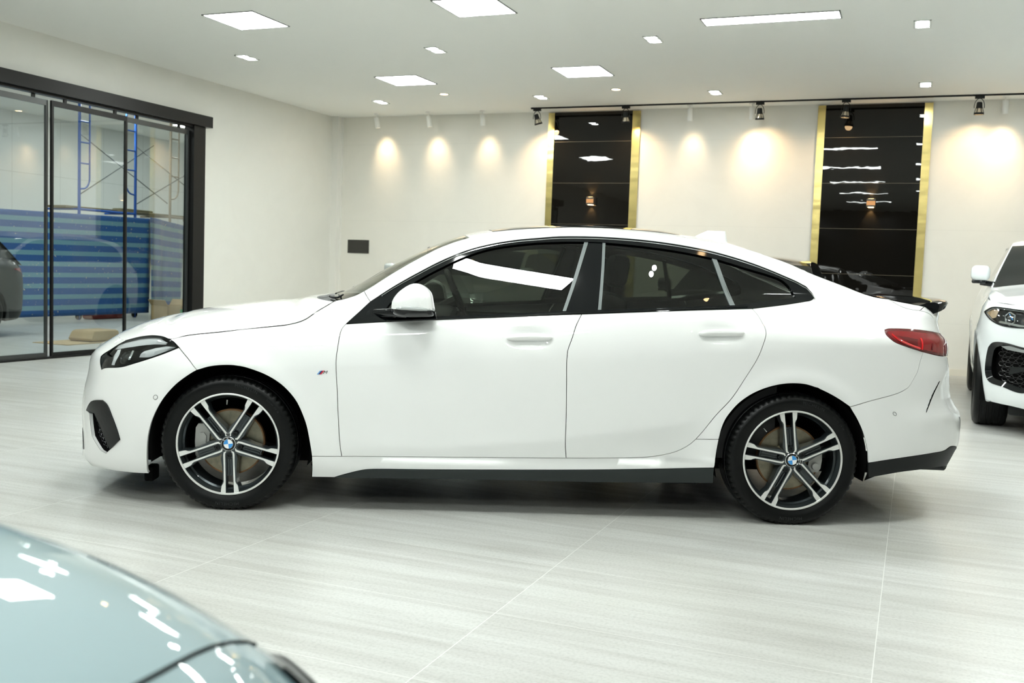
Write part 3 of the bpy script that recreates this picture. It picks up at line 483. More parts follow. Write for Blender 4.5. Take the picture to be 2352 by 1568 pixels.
def gold_mat():
    m, nt, out = new_mat('brushed_gold'); N = nt.nodes.new; L = nt.links.new
    b = N('ShaderNodeBsdfPrincipled'); L(b.outputs[0], out.inputs[0]); b.inputs['Base Color'].default_value = (.78, .63, .25, 1); b.inputs['Metallic'].default_value = 1; b.inputs['Roughness'].default_value = .24
    tc = N('ShaderNodeTexCoord'); mp = N('ShaderNodeMapping'); mp.inputs['Scale'].default_value = (1.5, 1.5, 4.5); mp.inputs['Rotation'].default_value = (0, .12, 0); n = N('ShaderNodeTexNoise'); n.inputs['Scale'].default_value = 1.2; n.inputs['Detail'].default_value = 1.5
    L(tc.outputs['Object'], mp.inputs[0]); L(mp.outputs[0], n.inputs['Vector']); bp = N('ShaderNodeBump'); bp.inputs['Strength'].default_value = .30; bp.inputs['Distance'].default_value = .02; L(n.outputs['Fac'], bp.inputs['Height']); L(bp.outputs[0], b.inputs['Normal'])
    return m
BLKG = blackpanel_mat(); GOLD = gold_mat(); GROOVE = pbr('panel_joint', (.10, .085, .06), .3, .5)
SCON = pbr('sconce_bronze', (.10, .09, .075), .35, .6)
SCFACE = emit('sconce_glow', (1, .50, .20), .22)
def lamp_obj(kind, name, parent, loc, energy, col, **kw):
    l = bpy.data.lights.new(name, kind); l.energy = energy; l.color = col
    for k, v in kw.items(): setattr(l, k, v)
    o = bpy.data.objects.new(name, l); COL.objects.link(o); o.parent = parent; o.location = loc; return o
def aim(o, d): o.rotation_euler = Vector(d).to_track_quat('-Z', 'Y').to_euler()
for (x0, x1, xl, xr, lb) in ((-5.152, -3.953, -5.249, -3.836, 'black glass wall panel with gold edges behind the coupe roof'), (-1.272, -.038, -1.371, .065, 'wider black glass wall panel with gold edges behind the coupe tail')):
    t = thing('wall_panel', lb, 'wall panel', ((x0+x1)/2, WY, 0)); cx = (x0+x1)/2
    zs = [0, .06, .67, 1.277, 1.885, 2.492, 3.10, 3.535]
    g = G().box((x0-cx, -.016, 0), (x1-cx, -.003, 3.535))
    g.obj('black_glass', BLKG, t, smooth=0)
    g = G()
    for z in zs[2:-1]: g.box((x0-cx, -.0172, z-.003), (x1-cx, -.015, z+.003))
    g.obj('tile_joint', GROOVE, t, smooth=0)
    for a, b in ((xl, x0), (x1, xr)): G().box((a-cx, -.028, 0), (b-cx, -.003, 3.53)).obj('gold_strip', GOLD, t, smooth=0)
    s = thing('wall_sconce', 'small up-and-down wall sconce on the %s black panel' % ('left' if x0 < -3 else 'right'), 'wall lamp', (cx+.03, WY-.017, 2.225), 0)
    G().box((-.055, -.10, -.055), (.055, 0, .055)).obj('body', SCON, s, smooth=0)
    G().box((-.054, -.103, -.030), (.054, -.10, .026)).obj('front_band', SCFACE, s, smooth=0)
    for sg in (1, -1):
        G().box((-.035, -.085, sg*.055-.002), (.035, -.02, sg*.055+.002)).obj('lens', emit('sconce_lens', (1, .6, .25), 9), s, smooth=0)
        l = lamp_obj('SPOT', 'bulb', s, (0, -.045, sg*.062), 3.5, (1, .62, .28), spot_size=1.25, spot_blend=.6, shadow_soft_size=.012); aim(l, (0, .35, sg))
t = thing('wall_plate', 'dark grey louvred plate on the back wall left of the coupe', 'wall plate', (-8.487, WY, 1.463))
G().box((-.196, -.014, -.108), (.196, 0, .108)).obj('cover', pbr('dark_plate', (.035, .033, .028), .5), t, smooth=0)
g = G()
for k in range(9): g.box((-.185, -.017, -.095+k*.022), (.185, -.014, -.087+k*.022))
g.obj('louvre', pbr('dark_louvre', (.055, .052, .045), .5), t, smooth=0)

# ---- ceiling lamps
COOL = (.945, 1.0, .965); WARM = (1.0, .66, .33); WARMW = (1.0, .74, .45)
E_ANX = emit('annex_fill_diffuser', (.96, 1, .94), 17.); E_PANEL = emit('panel_diffuser', COOL, 15.); E_SPOT = emit('downlight_lens', COOL, 26.); E_WARM = emit('warm_lens', WARM, 9.); E_LIN = emit('linear_diffuser', COOL, 17.)
FRAMEM = pbr('white_lamp_frame', (.72, .74, .71), .5); GREYF = pbr('grey_lamp_frame', (.30, .31, .30), .5)
def panel_light(x, y, sx, sy, label, group=None, mat=None):
    t = thing('ceiling_panel_light', label, 'ceiling light', (x, y, ZC), 0, group)
    g = G(); a, b, w = sx/2, sy/2, .014
    for lo, hi in (((-a, -b), (a, -b+w)), ((-a, b-w), (a, b)), ((-a, -b), (-a+w, b)), ((a-w, -b), (a, b))): g.box((lo[0], lo[1], -.008), (hi[0], hi[1], .0))
    g.obj('frame', GREYF, t, smooth=0); G().box((-a+w, -b+w, -.005), (a-w, b-w, -.001)).obj('diffuser', mat or E_PANEL, t, smooth=0); return t
def downlight(x, y, label, group=None, rz=0):
    t = thing('downlight', label, 'ceiling light', (x, y, ZC), rz, group)
    g = G()
    for lo, hi in (((-.075, -.14), (.075, -.128)), ((-.075, .128), (.075, .14)), ((-.075, -.14), (-.063, .14)), ((.063, -.14), (.075, .14)), ((-.075, -.006), (.075, .006))): g.box((*lo, -.008), (*hi, 0))
    g.obj('frame', FRAMEM, t, smooth=0); G().box((-.063, -.128, -.003), (.063, .128, -.0005)).obj('reflector', pbr('lamp_reflector', (.7, .72, .7), .3), t, smooth=0)
    for s_ in (-1, 1): G().lathe([(.001, -.006), (.052, -.006), (.056, -.003)], 'z', (0, s_*.067, 0), 28).obj('lens', E_SPOT, t)
    return t
def warm_round(x, y, label, group=None):
    t = thing('ceiling_spot_lamp', label, 'ceiling light', (x, y, ZC), 0, group); G().lathe([(.075, 0), (.073, -.006), (.055, -.006), (.052, -.002)], 'z', (0, 0, 0), 32).obj('trim_ring', FRAMEM, t); G().lathe([(.001, -.004), (.052, -.004)], 'z', (0, 0, 0), 28).obj('lens', E_WARM, t); return t
panel_light(-6.33, 8.34, .60, .62, 'square white ceiling panel light nearest the sliding glass doors')
panel_light(-3.88, 8.43, .60, .60, 'square white ceiling panel light cut by the top edge of the photo')
panel_light(-6.23, 11.50, .60, .60, 'square white ceiling panel light above the three left white wall spotlights')
panel_light(-3.82, 11.43, .60, .60, 'square white ceiling panel light in front of the left black panel')
panel_light(-1.385, 9.47, 1.24, .27, 'long narrow linear ceiling light at the top right', mat=E_LIN)
for x, y, lb in ((-7.45, 9.84, 'twin downlight just below the panel light nearest the glass doors'), (-5.045, 9.97, 'twin downlight between the two nearer square panel lights'), (-2.62, 10.03, 'twin downlight left of the long linear ceiling light'), (-.092, 10.0, 'twin downlight right of the long linear ceiling light'), (-7.41, 12.93, 'far twin downlight near the left corner of the back wall'), (-4.93, 12.98, 'far twin downlight above the left end of the black lighting track'), (-2.556, 13.06, 'far twin downlight between the two black panels'), (-.043, 13.0, 'far twin downlight above the right black panel')):
    downlight(x, y, lb)
warm_round(-6.18, 12.51, 'small warm recessed ceiling lamp on the left, by the square panel light')
warm_round(-3.756, 12.61, 'small warm recessed ceiling lamp right of the second track head')
OFF = 'ceiling lights behind the photographer'
for x, y in ((-3.85, 5.2), (-3.85, 2.1), (1.25, 8.4), (1.25, 11.45), (1.2, 5.2), (-3.85, -1.), (1.2, -1.)): panel_light(x, y, .6, .6, 'unseen square ceiling panel light added to brighten the cars', OFF)  # unseen panels, mostly added to brighten the coupe side and SUV bonnet
for y in (6.35, 3.14, .05, -3.): panel_light(-1.45, y, 1.26, .27, 'long linear ceiling light outside the photo', OFF, E_LIN)
for x in (-5.05, -2.6, -.10, 2.35):
    for y in (13.0, 9.95, 6.9, 3.75, .8):
        if x > 1 or y < 9: downlight(x, y, 'twin downlight outside the photo', OFF)
for x, y in ((.48, 4.5), (-3.7, 6.6)): warm_round(x, y, 'small warm recessed lamp outside the photo', OFF)

# ---- white cylinder spotlights washing the back wall
WCYL = pbr('white_lamp_body', (.90, .90, .87), .4)
cyl_lab = ('leftmost white cylinder spotlight, next to the room corner', 'second white cylinder spotlight from the room corner', 'third white cylinder spotlight from the corner, left of the black track', 'white cylinder spotlight between the panels, left one of that pair', 'white cylinder spotlight beside the third black track head', 'white cylinder spotlight right of the right black panel')
for (x, tilt, e, lb) in zip((-8.054, -7.135, -6.224, -3.066, -2.215, .89), (.20, .18, .04, .03, .03, .05), (8, 6.5, 5.5, 5, 9.5, 8.5), cyl_lab):
    y = 13.92; t = thing('cylinder_spotlight', lb, 'spotlight', (x, y, ZC))
    G().lathe([(.0, 0), (.042, 0), (.042, -.02), (.0, -.02)], 'z', seg=24).tube([(0, 0, -.02), (0, 0, -.06)], .009, 8).obj('mount', WCYL, t)
    M = Matrix.Translation((0, 0, -.055)) @ Matrix.Rotation(-tilt*.55, 4, 'Y') @ Matrix.Rotation(.16, 4, 'X')
    g = G().lathe([(.0, .0), (.033, 0), (.036, -.004), (.036, -.165), (.031, -.168), (.029, -.150)], 'z', seg=32); g.xform(M); g.obj('barrel', WCYL, t)
    g = G().disc((0, 0, -.152), .029, 'z', 24); g.xform(M); g.obj('lens', emit('wash_lens', WARMW, 3), t)
    l = lamp_obj('SPOT', 'bulb', t, tuple(M @ Vector((0, 0, -.175))), e, WARMW, spot_size=1.12 if e < 12 else 1.35, spot_blend=1., shadow_soft_size=.08); aim(l, (tilt*.4, .53, -.85))
# ---- black lighting track and heads
t = thing('lighting_track', 'thin black lighting track along the ceiling before the back wall', 'lighting track', (-1, 13.79, ZC)); G().box((-4.36, -.012, -.02), (5.5, .012, 0)).obj('rail', GLOSS, t, smooth=0); G().box((-4.385, -.014, -.022), (-4.36, .014, 0)).obj('end_cap', PLAST, t, smooth=0)
HEADM = pbr('head_reflector', (.72, .66, .54), .18, .8)
head_lab = ('black track spotlight at the left end of the track', 'black track spotlight at the right edge of the left panel', 'black track spotlight between the two panels', 'black track spotlight in front of the right panel', 'rightmost black track spotlight, over the wall beside the white SUV')
for x, tx, ty, e, lb in zip((-5.29, -3.95, -2.09, -.988, .59), (.30, .02, .03, -.10, .0), (.30, .28, .22, .0, .05), (11, 11, 7, 5, 9), head_lab):
    t = thing('track_spotlight', lb, 'spotlight', (x, 13.79, ZC-.02))
    G().box((-.055, -.022, -.03), (.055, .022, 0)).obj('adapter', PLAST, t, smooth=0)
    M = Matrix.Translation((0, 0, -.13)) @ Matrix.Rotation(-tx*.8, 4, 'Y') @ Matrix.Rotation(ty*.7, 4, 'X')
    arc = [(.058*math.sin(a), 0, .10*math.cos(a)) for a in np.linspace(-1.75, 1.75, 21)]
    G().tube([(p[0], 0, p[2]-.13) for p in arc], .0045, 6).obj('yoke', PLAST, t)
    g = G().lathe([(.0, .055), (.026, .055), (.032, .045), (.036, 0), (.040, -.02), (.030, -.02), (.0, -.02)], 'z', seg=28); g.xform(M); g.obj('lamp_housing', PLAST, t)
    g = G().lathe([(.034, -.02), (.050, -.075), (.052, -.085), (.046, -.085), (.030, -.022)], 'z', seg=28); g.xform(M); g.obj('reflector', HEADM, t)
    g = G().lathe([(.056, -.075), (.060, -.085), (.058, -.098), (.052, -.098), (.052, -.080)], 'z', seg=28)
    for a in np.linspace(0, 2*PI, 7)[:-1]: g.tube([(.038*math.cos(a), .038*math.sin(a), -.015), (.056*math.cos(a), .056*math.sin(a), -.08)], .003, 5)
    g.xform(M); g.obj('cage', PLAST, t)
    g = G().disc((0, 0, -.078), .045, 'z', 24); g.xform(M); g.obj('lens', emit('track_lens', WARM, 14), t)
    l = lamp_obj('SPOT', 'bulb', t, tuple(M @ Vector((0, 0, -.102))), e, WARM, spot_size=2.3, spot_blend=1., shadow_soft_size=.05); aim(l, (tx*.6, .40, -.9))

# ---- the room beyond the glass doors
for x, y, lb in ((-11.2, 8.4, 1), (-11.2, 12.5, 2), (-14.2, 10.2, 3), (-14.2, 14.5, 4), (-11.2, 5, 5), (-14.6, 17.5, 6)):  # unseen ceiling panels added so that this room is lit
    t = thing('ceiling_panel_light', 'unseen square panel light added to light the room behind the glass doors', 'ceiling light', (x, y, 4.0), 0, 'added unseen panel lights beyond the glass doors'); G().box((-.3, -.3, -.006), (.3, .3, 0)).obj('diffuser', E_ANX, t, smooth=0)
SBLUE = pbr('blue_painted_steel', (.02, .11, .45), .35, .1); SRUST = pbr('worn_brown_steel', (.30, .25, .18), .5, .2); SGALV = pbr('galvanised_brace', (.16, .17, .17), .4, .6)
SCF = thing('scaffold', 'scaffold tower of blue and brown frames standing behind the striped tarp', 'scaffold', (-13.95, 13.63, 0))
def scaffold(y0, y1, mat, z1=3.9):
    for y in (y0, y1): G().tube([(0, y, 0), (0, y, z1)], .026, 10).obj('post', mat, SCF)
    for y, s_ in ((y0, 1), (y1, -1)):
        q = .24*s_; g = G(); P_ = [(0, y+q, z1)] + [(0, y+q, 2.55)] + [(0, y+q*(.35+.65*math.cos(a)), 2.55-.20*math.sin(a)) for a in np.linspace(.15, PI/2, 8)] + [(0, y, 2.34)]
        g.tube(P_, .016, 8)
        for z in (2.80, 3.17, 3.54): g.tube([(0, y, z), (0, y+q, z)], .014, 8)
        g.obj('ladder_rail', mat, SCF)
    G().tube([(0, y0, 1.98), (0, y1, 1.98)], .022, 8).obj('crossbar', mat, SCF)
    for y in (y0, y1):
        G().tube([(0, y, 1.98), (-.75, y, 1.98)], .018, 8).obj('bracket', mat, SCF); G().lathe([(.001, -.02), (.06, -.02), (.06, .02), (.001, .02)], 'x', (0, y, .06), 20).obj('castor', PLAST, SCF)
scaffold(0.06, 1.44, SBLUE); scaffold(2.40, 3.68, SRUST)
for (ya, za, yb, zb, xo) in ((.08, 3.33, 2.38, 2.25, -.03), (.08, 2.22, 2.0, 3.35, -.05), (1.46, 2.18, 3.3, 3.1, .03), (1.46, 3.25, 3.4, 2.4, .01)):
    G().tube([(xo, ya, za), (xo-.02, yb, zb)], .010, 6).obj('cross_brace', SGALV, SCF)
t = thing('scaffold_plank', 'dirty wooden plank platform above the striped tarp', 'plank', (-14.32, 15.3, 1.999)); G().bevbox((-.25, -1.8, .0), (.25, 1.9, .04), .01).obj('board', pbr('dirty_timber', (.20, .17, .10), .8, bump=(12, .6), var=(9, .4)), t)
g = G().bevbox((-.15, -.3, .04), (.12, .55, .09), .03); g.obj('cloth_pile', pbr('brown_cloth', (.13, .12, .07), .9, bump=(20, .8)), t)
def tarp_mat():
    m, nt, out = new_mat('striped_tarpaulin'); N = nt.nodes.new; L = nt.links.new
    b = N('ShaderNodeBsdfPrincipled'); L(b.outputs[0], out.inputs[0]); b.inputs['Roughness'].default_value = .35
    tc = N('ShaderNodeTexCoord'); sp = N('ShaderNodeSeparateXYZ'); L(tc.outputs['UV'], sp.inputs[0])
    a = N('ShaderNodeMath'); a.operation = 'MULTIPLY'; a.inputs[1].default_value = 9.5; L(sp.outputs['Y'], a.inputs[0]); f = N('ShaderNodeMath'); f.operation = 'FRACT'; L(a.outputs[0], f.inputs[0])
    c = N('ShaderNodeMath'); c.operation = 'GREATER_THAN'; c.inputs[1].default_value = .58; L(f.outputs[0], c.inputs[0])
    n = N('ShaderNodeTexNoise'); n.inputs['Scale'].default_value = 5; n.inputs['Detail'].default_value = 6; L(tc.outputs['Object'], n.inputs['Vector'])
    mx = N('ShaderNodeMixRGB'); L(c.outputs[0], mx.inputs[0]); mx.inputs[1].default_value = (.018, .095, .30, 1); mx.inputs[2].default_value = (.14, .30, .38, 1)
    m2 = N('ShaderNodeMixRGB'); m2.blend_type = 'OVERLAY'; m2.inputs[0].default_value = .5; L(mx.outputs[0], m2.inputs[1]); L(n.outputs['Color'], m2.inputs[2])
    nn = N('ShaderNodeTexNoise'); nn.inputs['Scale'].default_value = 26; nn.inputs['Detail'].default_value = 1; L(tc.outputs['Object'], nn.inputs['Vector']); gt = N('ShaderNodeMath'); gt.operation = 'GREATER_THAN'; gt.inputs[1].default_value = .73; L(nn.outputs['Fac'], gt.inputs[0])
    m4 = N('ShaderNodeMixRGB'); L(gt.outputs[0], m4.inputs[0]); L(mx.outputs[0], m4.inputs[1]); m4.inputs[2].default_value = (.45, .45, .36, 1)
    L(m4.outputs[0], b.inputs['Base Color']); return m
TARP = tarp_mat()
def tarp(name, label, y0, y1, x0, x1, ztop, zbot, wave, n=60, mz=26, group=None):
    P = []; uv = []
    for i in range(n+1):
        u = i/n; zt = ztop(u); row = []
        for j in range(mz+1):
            v = j/mz; row.append((x0+(x1-x0)*u + wave*(math.sin(u*23+v*2)*.5+math.sin(u*9+1.3-v*1.5))*(.3+.7*(1-v)), y0+(y1-y0)*u, zbot+(zt-zbot)*v)); uv.append((u, v))
        P.append(row)
    P = [[(x, y, max(z, 0)) for x, y, z in r] for r in P]; o = G().grid(P).obj(name, TARP); me = o.data; L = me.uv_layers.new(name='UVMap')
    for lp in me.loops: L.data[lp.index].uv = uv[lp.vertex_index]
    s = o.modifiers.new('thickness', 'SOLIDIFY'); s.thickness = .004
    return tag(o, label, 'tarp')
tarp('tarpaulin', 'wide blue striped tarpaulin hung across the scaffold behind the glass', 6.5, 15.16, -13.80, -13.64, lambda u: 1.80+.10*u, .10, .035)
tarp('tarpaulin', 'narrow end of blue striped tarpaulin folded back at a slant by the door jamb', 15.10, 16.25, -13.615, -13.80, lambda u: 1.93-.10*u, .0, .05, n=20)
CARD = pbr('cardboard', (.42, .31, .17), .85, var=(6, .15))
t = thing('cardboard_box', 'open cardboard box standing by the jamb behind the glass', 'box', (-13.1, 15.05, 0)); g = G()
g.box((-.2, -.25, 0), (-.19, .25, .27)).box((.19, -.25, 0), (.2, .25, .27)).box((-.2, -.25, 0), (.2, -.24, .27)).box((-.2, .24, 0), (.2, .25, .27)).box((-.2, -.25, 0), (.2, .25, .01)); g.obj('carton', CARD, t, smooth=0)
for y, r in ((-.25, .9), (.25, -.9)): g = G().box((-.2, -.0, 0), (.2, .14*(1 if y > 0 else -1), .006)); g.xform(Matrix.Translation((0, y, .27)) @ Matrix.Rotation(-r, 4, 'X')); g.obj('flap', CARD, t, smooth=0)
G().box((.2, .08, .05), (.203, .2, .2)).obj('green_print', pbr('green_print', (.05, .35, .14), .6), t, smooth=0)
t = thing('cardboard_box', 'crumpled cardboard box lying on a flat sheet behind the glass door', 'box', (-10.35, 10.42, 0)); g = G().bevbox((-.22, -.26, .012), (.22, .26, .16), .04); g.v = [(x*(1-.5*z), y*(1-1.2*max(z-.05, 0))+.25*z, z) for x, y, z in g.v]; g.obj('carton', CARD, t, smooth=30)
t2 = thing('cardboard_sheet', 'flat cardboard sheet on the floor under the crumpled box', 'cardboard', (-10.35, 10.3, 0)); G().box((-.30, -.62, .0), (.30, .45, .010)).obj('sheet', CARD, t2, smooth=0)
t = thing('bundle', 'dark red bundle lying on the floor below the striped tarp', 'bundle', (-13.95, 14.3, 0)); G().bevbox((-.10, -.45, 0), (.12, .45, .11), .045).obj('wrap', pbr('red_cloth', (.24, .04, .03), .8, bump=(15, .6)), t)
# ================================================================== the white four-door coupe
OX = 1.335; HUB = .312
CAR = thing('car', 'white four-door coupe with black window trim standing side-on in the middle of the showroom', 'car')
th = .42033; cc, ss = math.cos(th), math.sin(th)
CAR.location = (-2.9275 + cc*OX - ss*.9, 3.763 + ss*OX + cc*.9, 0); CAR.rotation_euler = (0, 0, th)
def both(name, g, mat, parent=None):
    a = g.obj(name, mat, parent or CAR); b = g.mirror().obj(name, mat, parent or CAR); return a, b
def P1(key): return POLY[key][0]
def pan(key, **k): return SK.panel(P1(key), OX, **k)
# ---- outer panels
gb = pan('front_bumper', holes=[P1('intake')]); gb.join(gb.mirror()); bumper = gb.obj('front_bumper', WHITE, CAR)
def soft_recess(a, z):
    lp = REC; Q = np.stack([a, z], 1); ins_ = inside(lp, Q)
    d = np.sqrt(np.min(((Q[:, None, :]-lp[None])**2).sum(2), 1)); return np.where(ins_, -.026*np.clip(d/.06, 0, 1), 0.)
REC = loop_pts(P1('recess'))
gb = pan('rear_bumper', offf=soft_recess, step=.02); gb.join(gb.mirror()); rbumper = gb.obj('rear_bumper', WHITE, CAR)
gb = pan('rear_diffuser', off=.002); gb.join(gb.mirror()); diff = tag(gb.obj('rear_diffuser', PLAST, CAR), 'matt black lower rear apron')
for nm in ('front_fender', 'front_door', 'rear_door', 'rear_quarter', 'sill'):
    kw = dict(step=.017 if 'door' in nm else .022)
    both(nm.replace('rear_quarter', 'rear_quarter_panel'), pan(nm, **kw), WHITE)
for o in both('side_skirt', pan('side_skirt', off=.004), SKIRT): tag(o, 'dark grey plastic side skirt')
# ---- top surfaces: bonnet, cowl, windscreen, roof, rear window, boot lid
_t = np.linspace(0, 1, 80); _a = BON_A0[0] + (SK.a0-BON_A0[0])*_t
xF, WF, zF = SK.S(_a, BON_A0[1] + (.80-BON_A0[1])*_t); rhoF = WF/WF[0]
dxF = lambda r: np.interp(-r, -rhoF, xF-xF[0]); dzF = lambda r: np.interp(-r, -rhoF, zF-zF[0])
def table(T, sm=0):
    T = np.array(T); keep = [0] + [i for i in range(1, len(T)) if np.hypot(*(T[i, :2]-T[i-1, :2])) > .004]; T = T[keep]
    for _ in range(sm): T[1:-1, 3:] = (T[:-2, 3:] + 2*T[1:-1, 3:] + T[2:, 3:])/4
    L = np.concatenate([[0], np.cumsum(np.hypot(np.diff(T[:, 0]), np.diff(T[:, 1])))]); return L, [pchip(L, T[:, k]) for k in range(5)], T
TR = np.concatenate([-np.cos(np.linspace(0, PI/2, 26)), np.cos(np.linspace(PI/2, 0, 26))[1:]])
def bon_row(u, T=TR):
    e = [float(f(u)) for f in FB]; r = np.abs(T)
    x = e[0] + dxF(r); z = e[1] + dzF(r)*e[3] + e[4]*(1-r**2.4); return x, e[2]*T, z
def win_row(u, T=TR):
    e = [float(f(u)) for f in FW]; r = np.abs(T)
    return e[0] - e[4]*(1-r**2), e[2]*T, e[1] + e[3]*(1-r**2.4)
def bt_row(u, T=TR):
    e = [float(f(u)) for f in FT]; r = np.abs(T); return e[0]+0*r, e[2]*T, e[1] + e[3]*(1-r**2.4)
LB, FB, _ = table(TOP_B, 2); LW, FW, TWt = table(TOP_W, 3); LT, FT, _ = table(TOP_T)
def rows(fn, us, T=TR, dz=0., edge=True):
    P = []
    for u in us:
        x, w, z = fn(u, T); row = [(x[i]-OX, w[i], z[i]+dz) for i in range(len(T))]
        if edge:
            sc = .006
            row = [(row[0][0], row[0][1]-sc, row[0][2]-.012)] + row + [(row[-1][0], row[-1][1]+sc, row[-1][2]-.012)]
        P.append(row)
    return P
def shut_row(fn, u, T=TR, drop=.014): return [(p[0], p[1], p[2]-drop) for p in rows(fn, [u], T)[0]]
us = np.linspace(0.0, LB[-1]-.002, 60)
P = rows(bon_row, us, TR*.9925, edge=False); P = [[(p[0]+.002, p[1], p[2]-.012) for p in P[0]]] + P + [[(p[0]-.002, p[1], p[2]-.014) for p in P[-1]]]
bonnet = G().grid(P).obj('bonnet', WHITE, CAR, smooth=50)
ucow = .010
Wu = lambda x: float(np.interp(x, TWt[:, 0], LW))
Pc = []
for k in range(6):
    f = k/5; a_ = rows(bon_row, [LB[-1]-.004], TR*.98, edge=False)[0]; b_ = rows(win_row, [ucow+.01], TR*.98, edge=False)[0]
    Pc.append([tuple((np.array(p)*(1-f)+np.array(q)*f) - np.array([0, 0, .010+.008*math.sin(PI*f)])) for p, q in zip(a_, b_)])
tag(G().grid(Pc).obj('cowl_panel', PLAST, CAR), 'black plastic cowl at the foot of the windscreen')
uw1 = Wu(1.094)
P = rows(win_row, np.linspace(ucow, uw1-.006, 40), edge=False); wsc = G().grid(P).obj('windscreen', WSCR, CAR, smooth=60)
for sgn in (-1, 1):
    Q = []
    for u in np.linspace(ucow, uw1-.006, 40):
        x, w, z = win_row(u, np.array([1., .985, .965])); Q.append([(x[i]-OX, sgn*w[i], z[i]-.004) for i in range(3)])
    G().grid(Q, flip=sgn < 0).obj('windscreen_seal', PLAST, wsc)
uw2 = Wu(2.55); uw3 = LW[-1]-.004
ur = np.linspace(uw1, uw2, 60); P = rows(win_row, ur)
P = [[(p[0]-.001, p[1], p[2]-.012) for p in P[0]]] + P
roof = G().grid(P).obj('roof', WHITE, CAR, smooth=50)
Tsun = np.linspace(-.80, .80, 31); P = rows(win_row, np.linspace(Wu(1.22), Wu(2.16), 30), Tsun, dz=.002, edge=False)
tag(G().grid(P).obj('sunroof', DKGLS, CAR), 'black glass roof panel')
# white roof ends beside the rear window, then the glass itself
for sgn in (-1, 1):
    T = np.linspace(.84, 1., 8)*sgn
    P = [[(x[i]-OX, w[i], z[i]) for i in range(8)] for x, w, z in (win_row(u, T) for u in np.linspace(uw2, uw3, 30))]
    G().grid(P, flip=sgn < 0).obj('rear_pillar_cap', WHITE, CAR)
P = rows(win_row, np.linspace(uw2, uw3, 30), np.linspace(-.84, .84, 25), dz=-.003, edge=False)
G().grid(P).obj('rear_window', DKGLS, CAR)
gl = pan('boot_lid_back', step=.025); gl.join(gl.mirror()); gs = pan('boot_lid_strip', step=.02); gl.join(gs); gl.join(gs.mirror())
P = rows(bt_row, np.linspace(.0, LT[-1], 20), TR, edge=False)
x2 = [[(3.52-OX-.10*abs(t)**2, .62*t, 1.052) for t in TR], [(3.60-OX-.12*abs(t)**2, .58*t, 1.042) for t in TR]]
P = P + x2
gt = G().grid(P); bt = np.array(P); n = np.zeros_like(bt)
du = np.gradient(bt, axis=0); dv = np.gradient(bt, axis=1); n = np.cross(du, dv); n /= np.linalg.norm(n, axis=2)[..., None]; n *= np.sign(n[..., 2:3])
gt.n = [tuple(q) for row in n for q in row]; gl.join(gt); boot = gl.obj('boot_lid', WHITE, CAR)
# ---- spoiler
prof = [(3.345, 1.072), (3.42, 1.088), (3.50, 1.100), (3.565, 1.104), (3.605, 1.098), (3.618, 1.085), (3.606, 1.068), (3.56, 1.060), (3.50, 1.054), (3.42, 1.052)]
P = []
for t in np.linspace(-1, 1, 41):
    W = .605*t; k = abs(t); lo = .014*k**6
    P.append([(3.345 + (x-3.345)*(1-.50*k**5) - .02*k**3 - OX, W, z - .020*k**5 - (lo if z < 1.071 else 0)) for x, z in prof + prof[:1]])
g = G().grid(P); n0 = len(prof)+1
g.f.append(tuple(range(n0-1))); g.m.append(0); g.f.append(tuple(range((len(P)-1)*n0, len(P)*n0-1))); g.m.append(0)
tag(g.obj('boot_spoiler', GLOSS, CAR), 'gloss black lip spoiler')
# ---- black inner shell behind the panel gaps, with wheel openings
zs_top = lambda x: np.interp(x, [-.9, -.53, -.28, .3, .5, .55, 3.0, 3.4, 3.8], [.70, .74, .755, .83, .86, .85, .98, .95, .90])
outl = [(float(SK.A(x, zs_top(x))), float(zs_top(x))) for x in np.linspace(-.60, 3.40, 60)]
outl = [(SK.a0, .72)] + outl + [(SK.a1, .90), (SK.a1, .28)] + [(float(SK.A(x, .20)), .20) for x in np.linspace(3.4, -.60, 40)] + [(SK.a0, .17)]
outl = np.array(outl); circ = []
for ax in (0., 2.67):
    circ.append(np.array([(float(SK.A(ax+.392*math.cos(t), .30+.398*math.sin(t))), .30+.398*math.sin(t)) for t in np.linspace(0, 2*PI, 60, endpoint=False)]))
x_ = outl; keep = ~(inside(circ[0], x_) | inside(circ[1], x_))
# cut the lower edge around the wheels by replacing it with the arch curve
def arch_edge(ax):
    return [(float(SK.A(ax+.392*math.cos(t), .30+.398*math.sin(t))), .30+.398*math.sin(t)) for t in np.linspace(-math.asin(.1/.398), PI+math.asin(.1/.398), 40)]
bottom = [(float(SK.A(3.3, .30)), .30)] + arch_edge(2.67) + [(float(SK.A(x, .20)), .20) for x in np.linspace(2.25, .42, 16)] + arch_edge(0.) + [(float(SK.A(x, .20)), .20) for x in np.linspace(-.42, -.62, 4)]
outl = np.array([(SK.a0, .72)] + [(float(SK.A(x, zs_top(x))), float(zs_top(x))) for x in np.linspace(-.60, 3.40, 60)] + [(SK.a1, .90), (SK.a1, .30)] + bottom + [(SK.a0, .17)])
g = SK.panel(outl, OX, off=-.034, inset=0, thick=0, step=.06); g.join(g.mirror())
inner = g.obj('inner_body', SHELL, CAR)
g = G().box((-.90, -.78, .165), (.90, .78, .21)); g.box((-1.95, -.50, .17), (-.90, .50, .24)); g.box((.90, -.50, .19), (1.90, .50, .28)); g.obj('underbody', SHELL, CAR)
for ax in (0., 2.67):
    for sgn in (-1, 1):
        g = G(); Q = []
        for t in np.linspace(-.25, PI+.25, 40):
            r = .374 if ax == 0 else .368
            Q.append([(ax-OX+r*math.cos(t), sgn*w, .305+r*math.sin(t)) for w in (.852, .70, .58)])
        g.grid(Q); Q2 = [[q[2], (ax-OX, sgn*.58, .305)] for q in Q]; g.grid(Q2)
        g.obj('wheel_arch_liner', LINER, CAR)
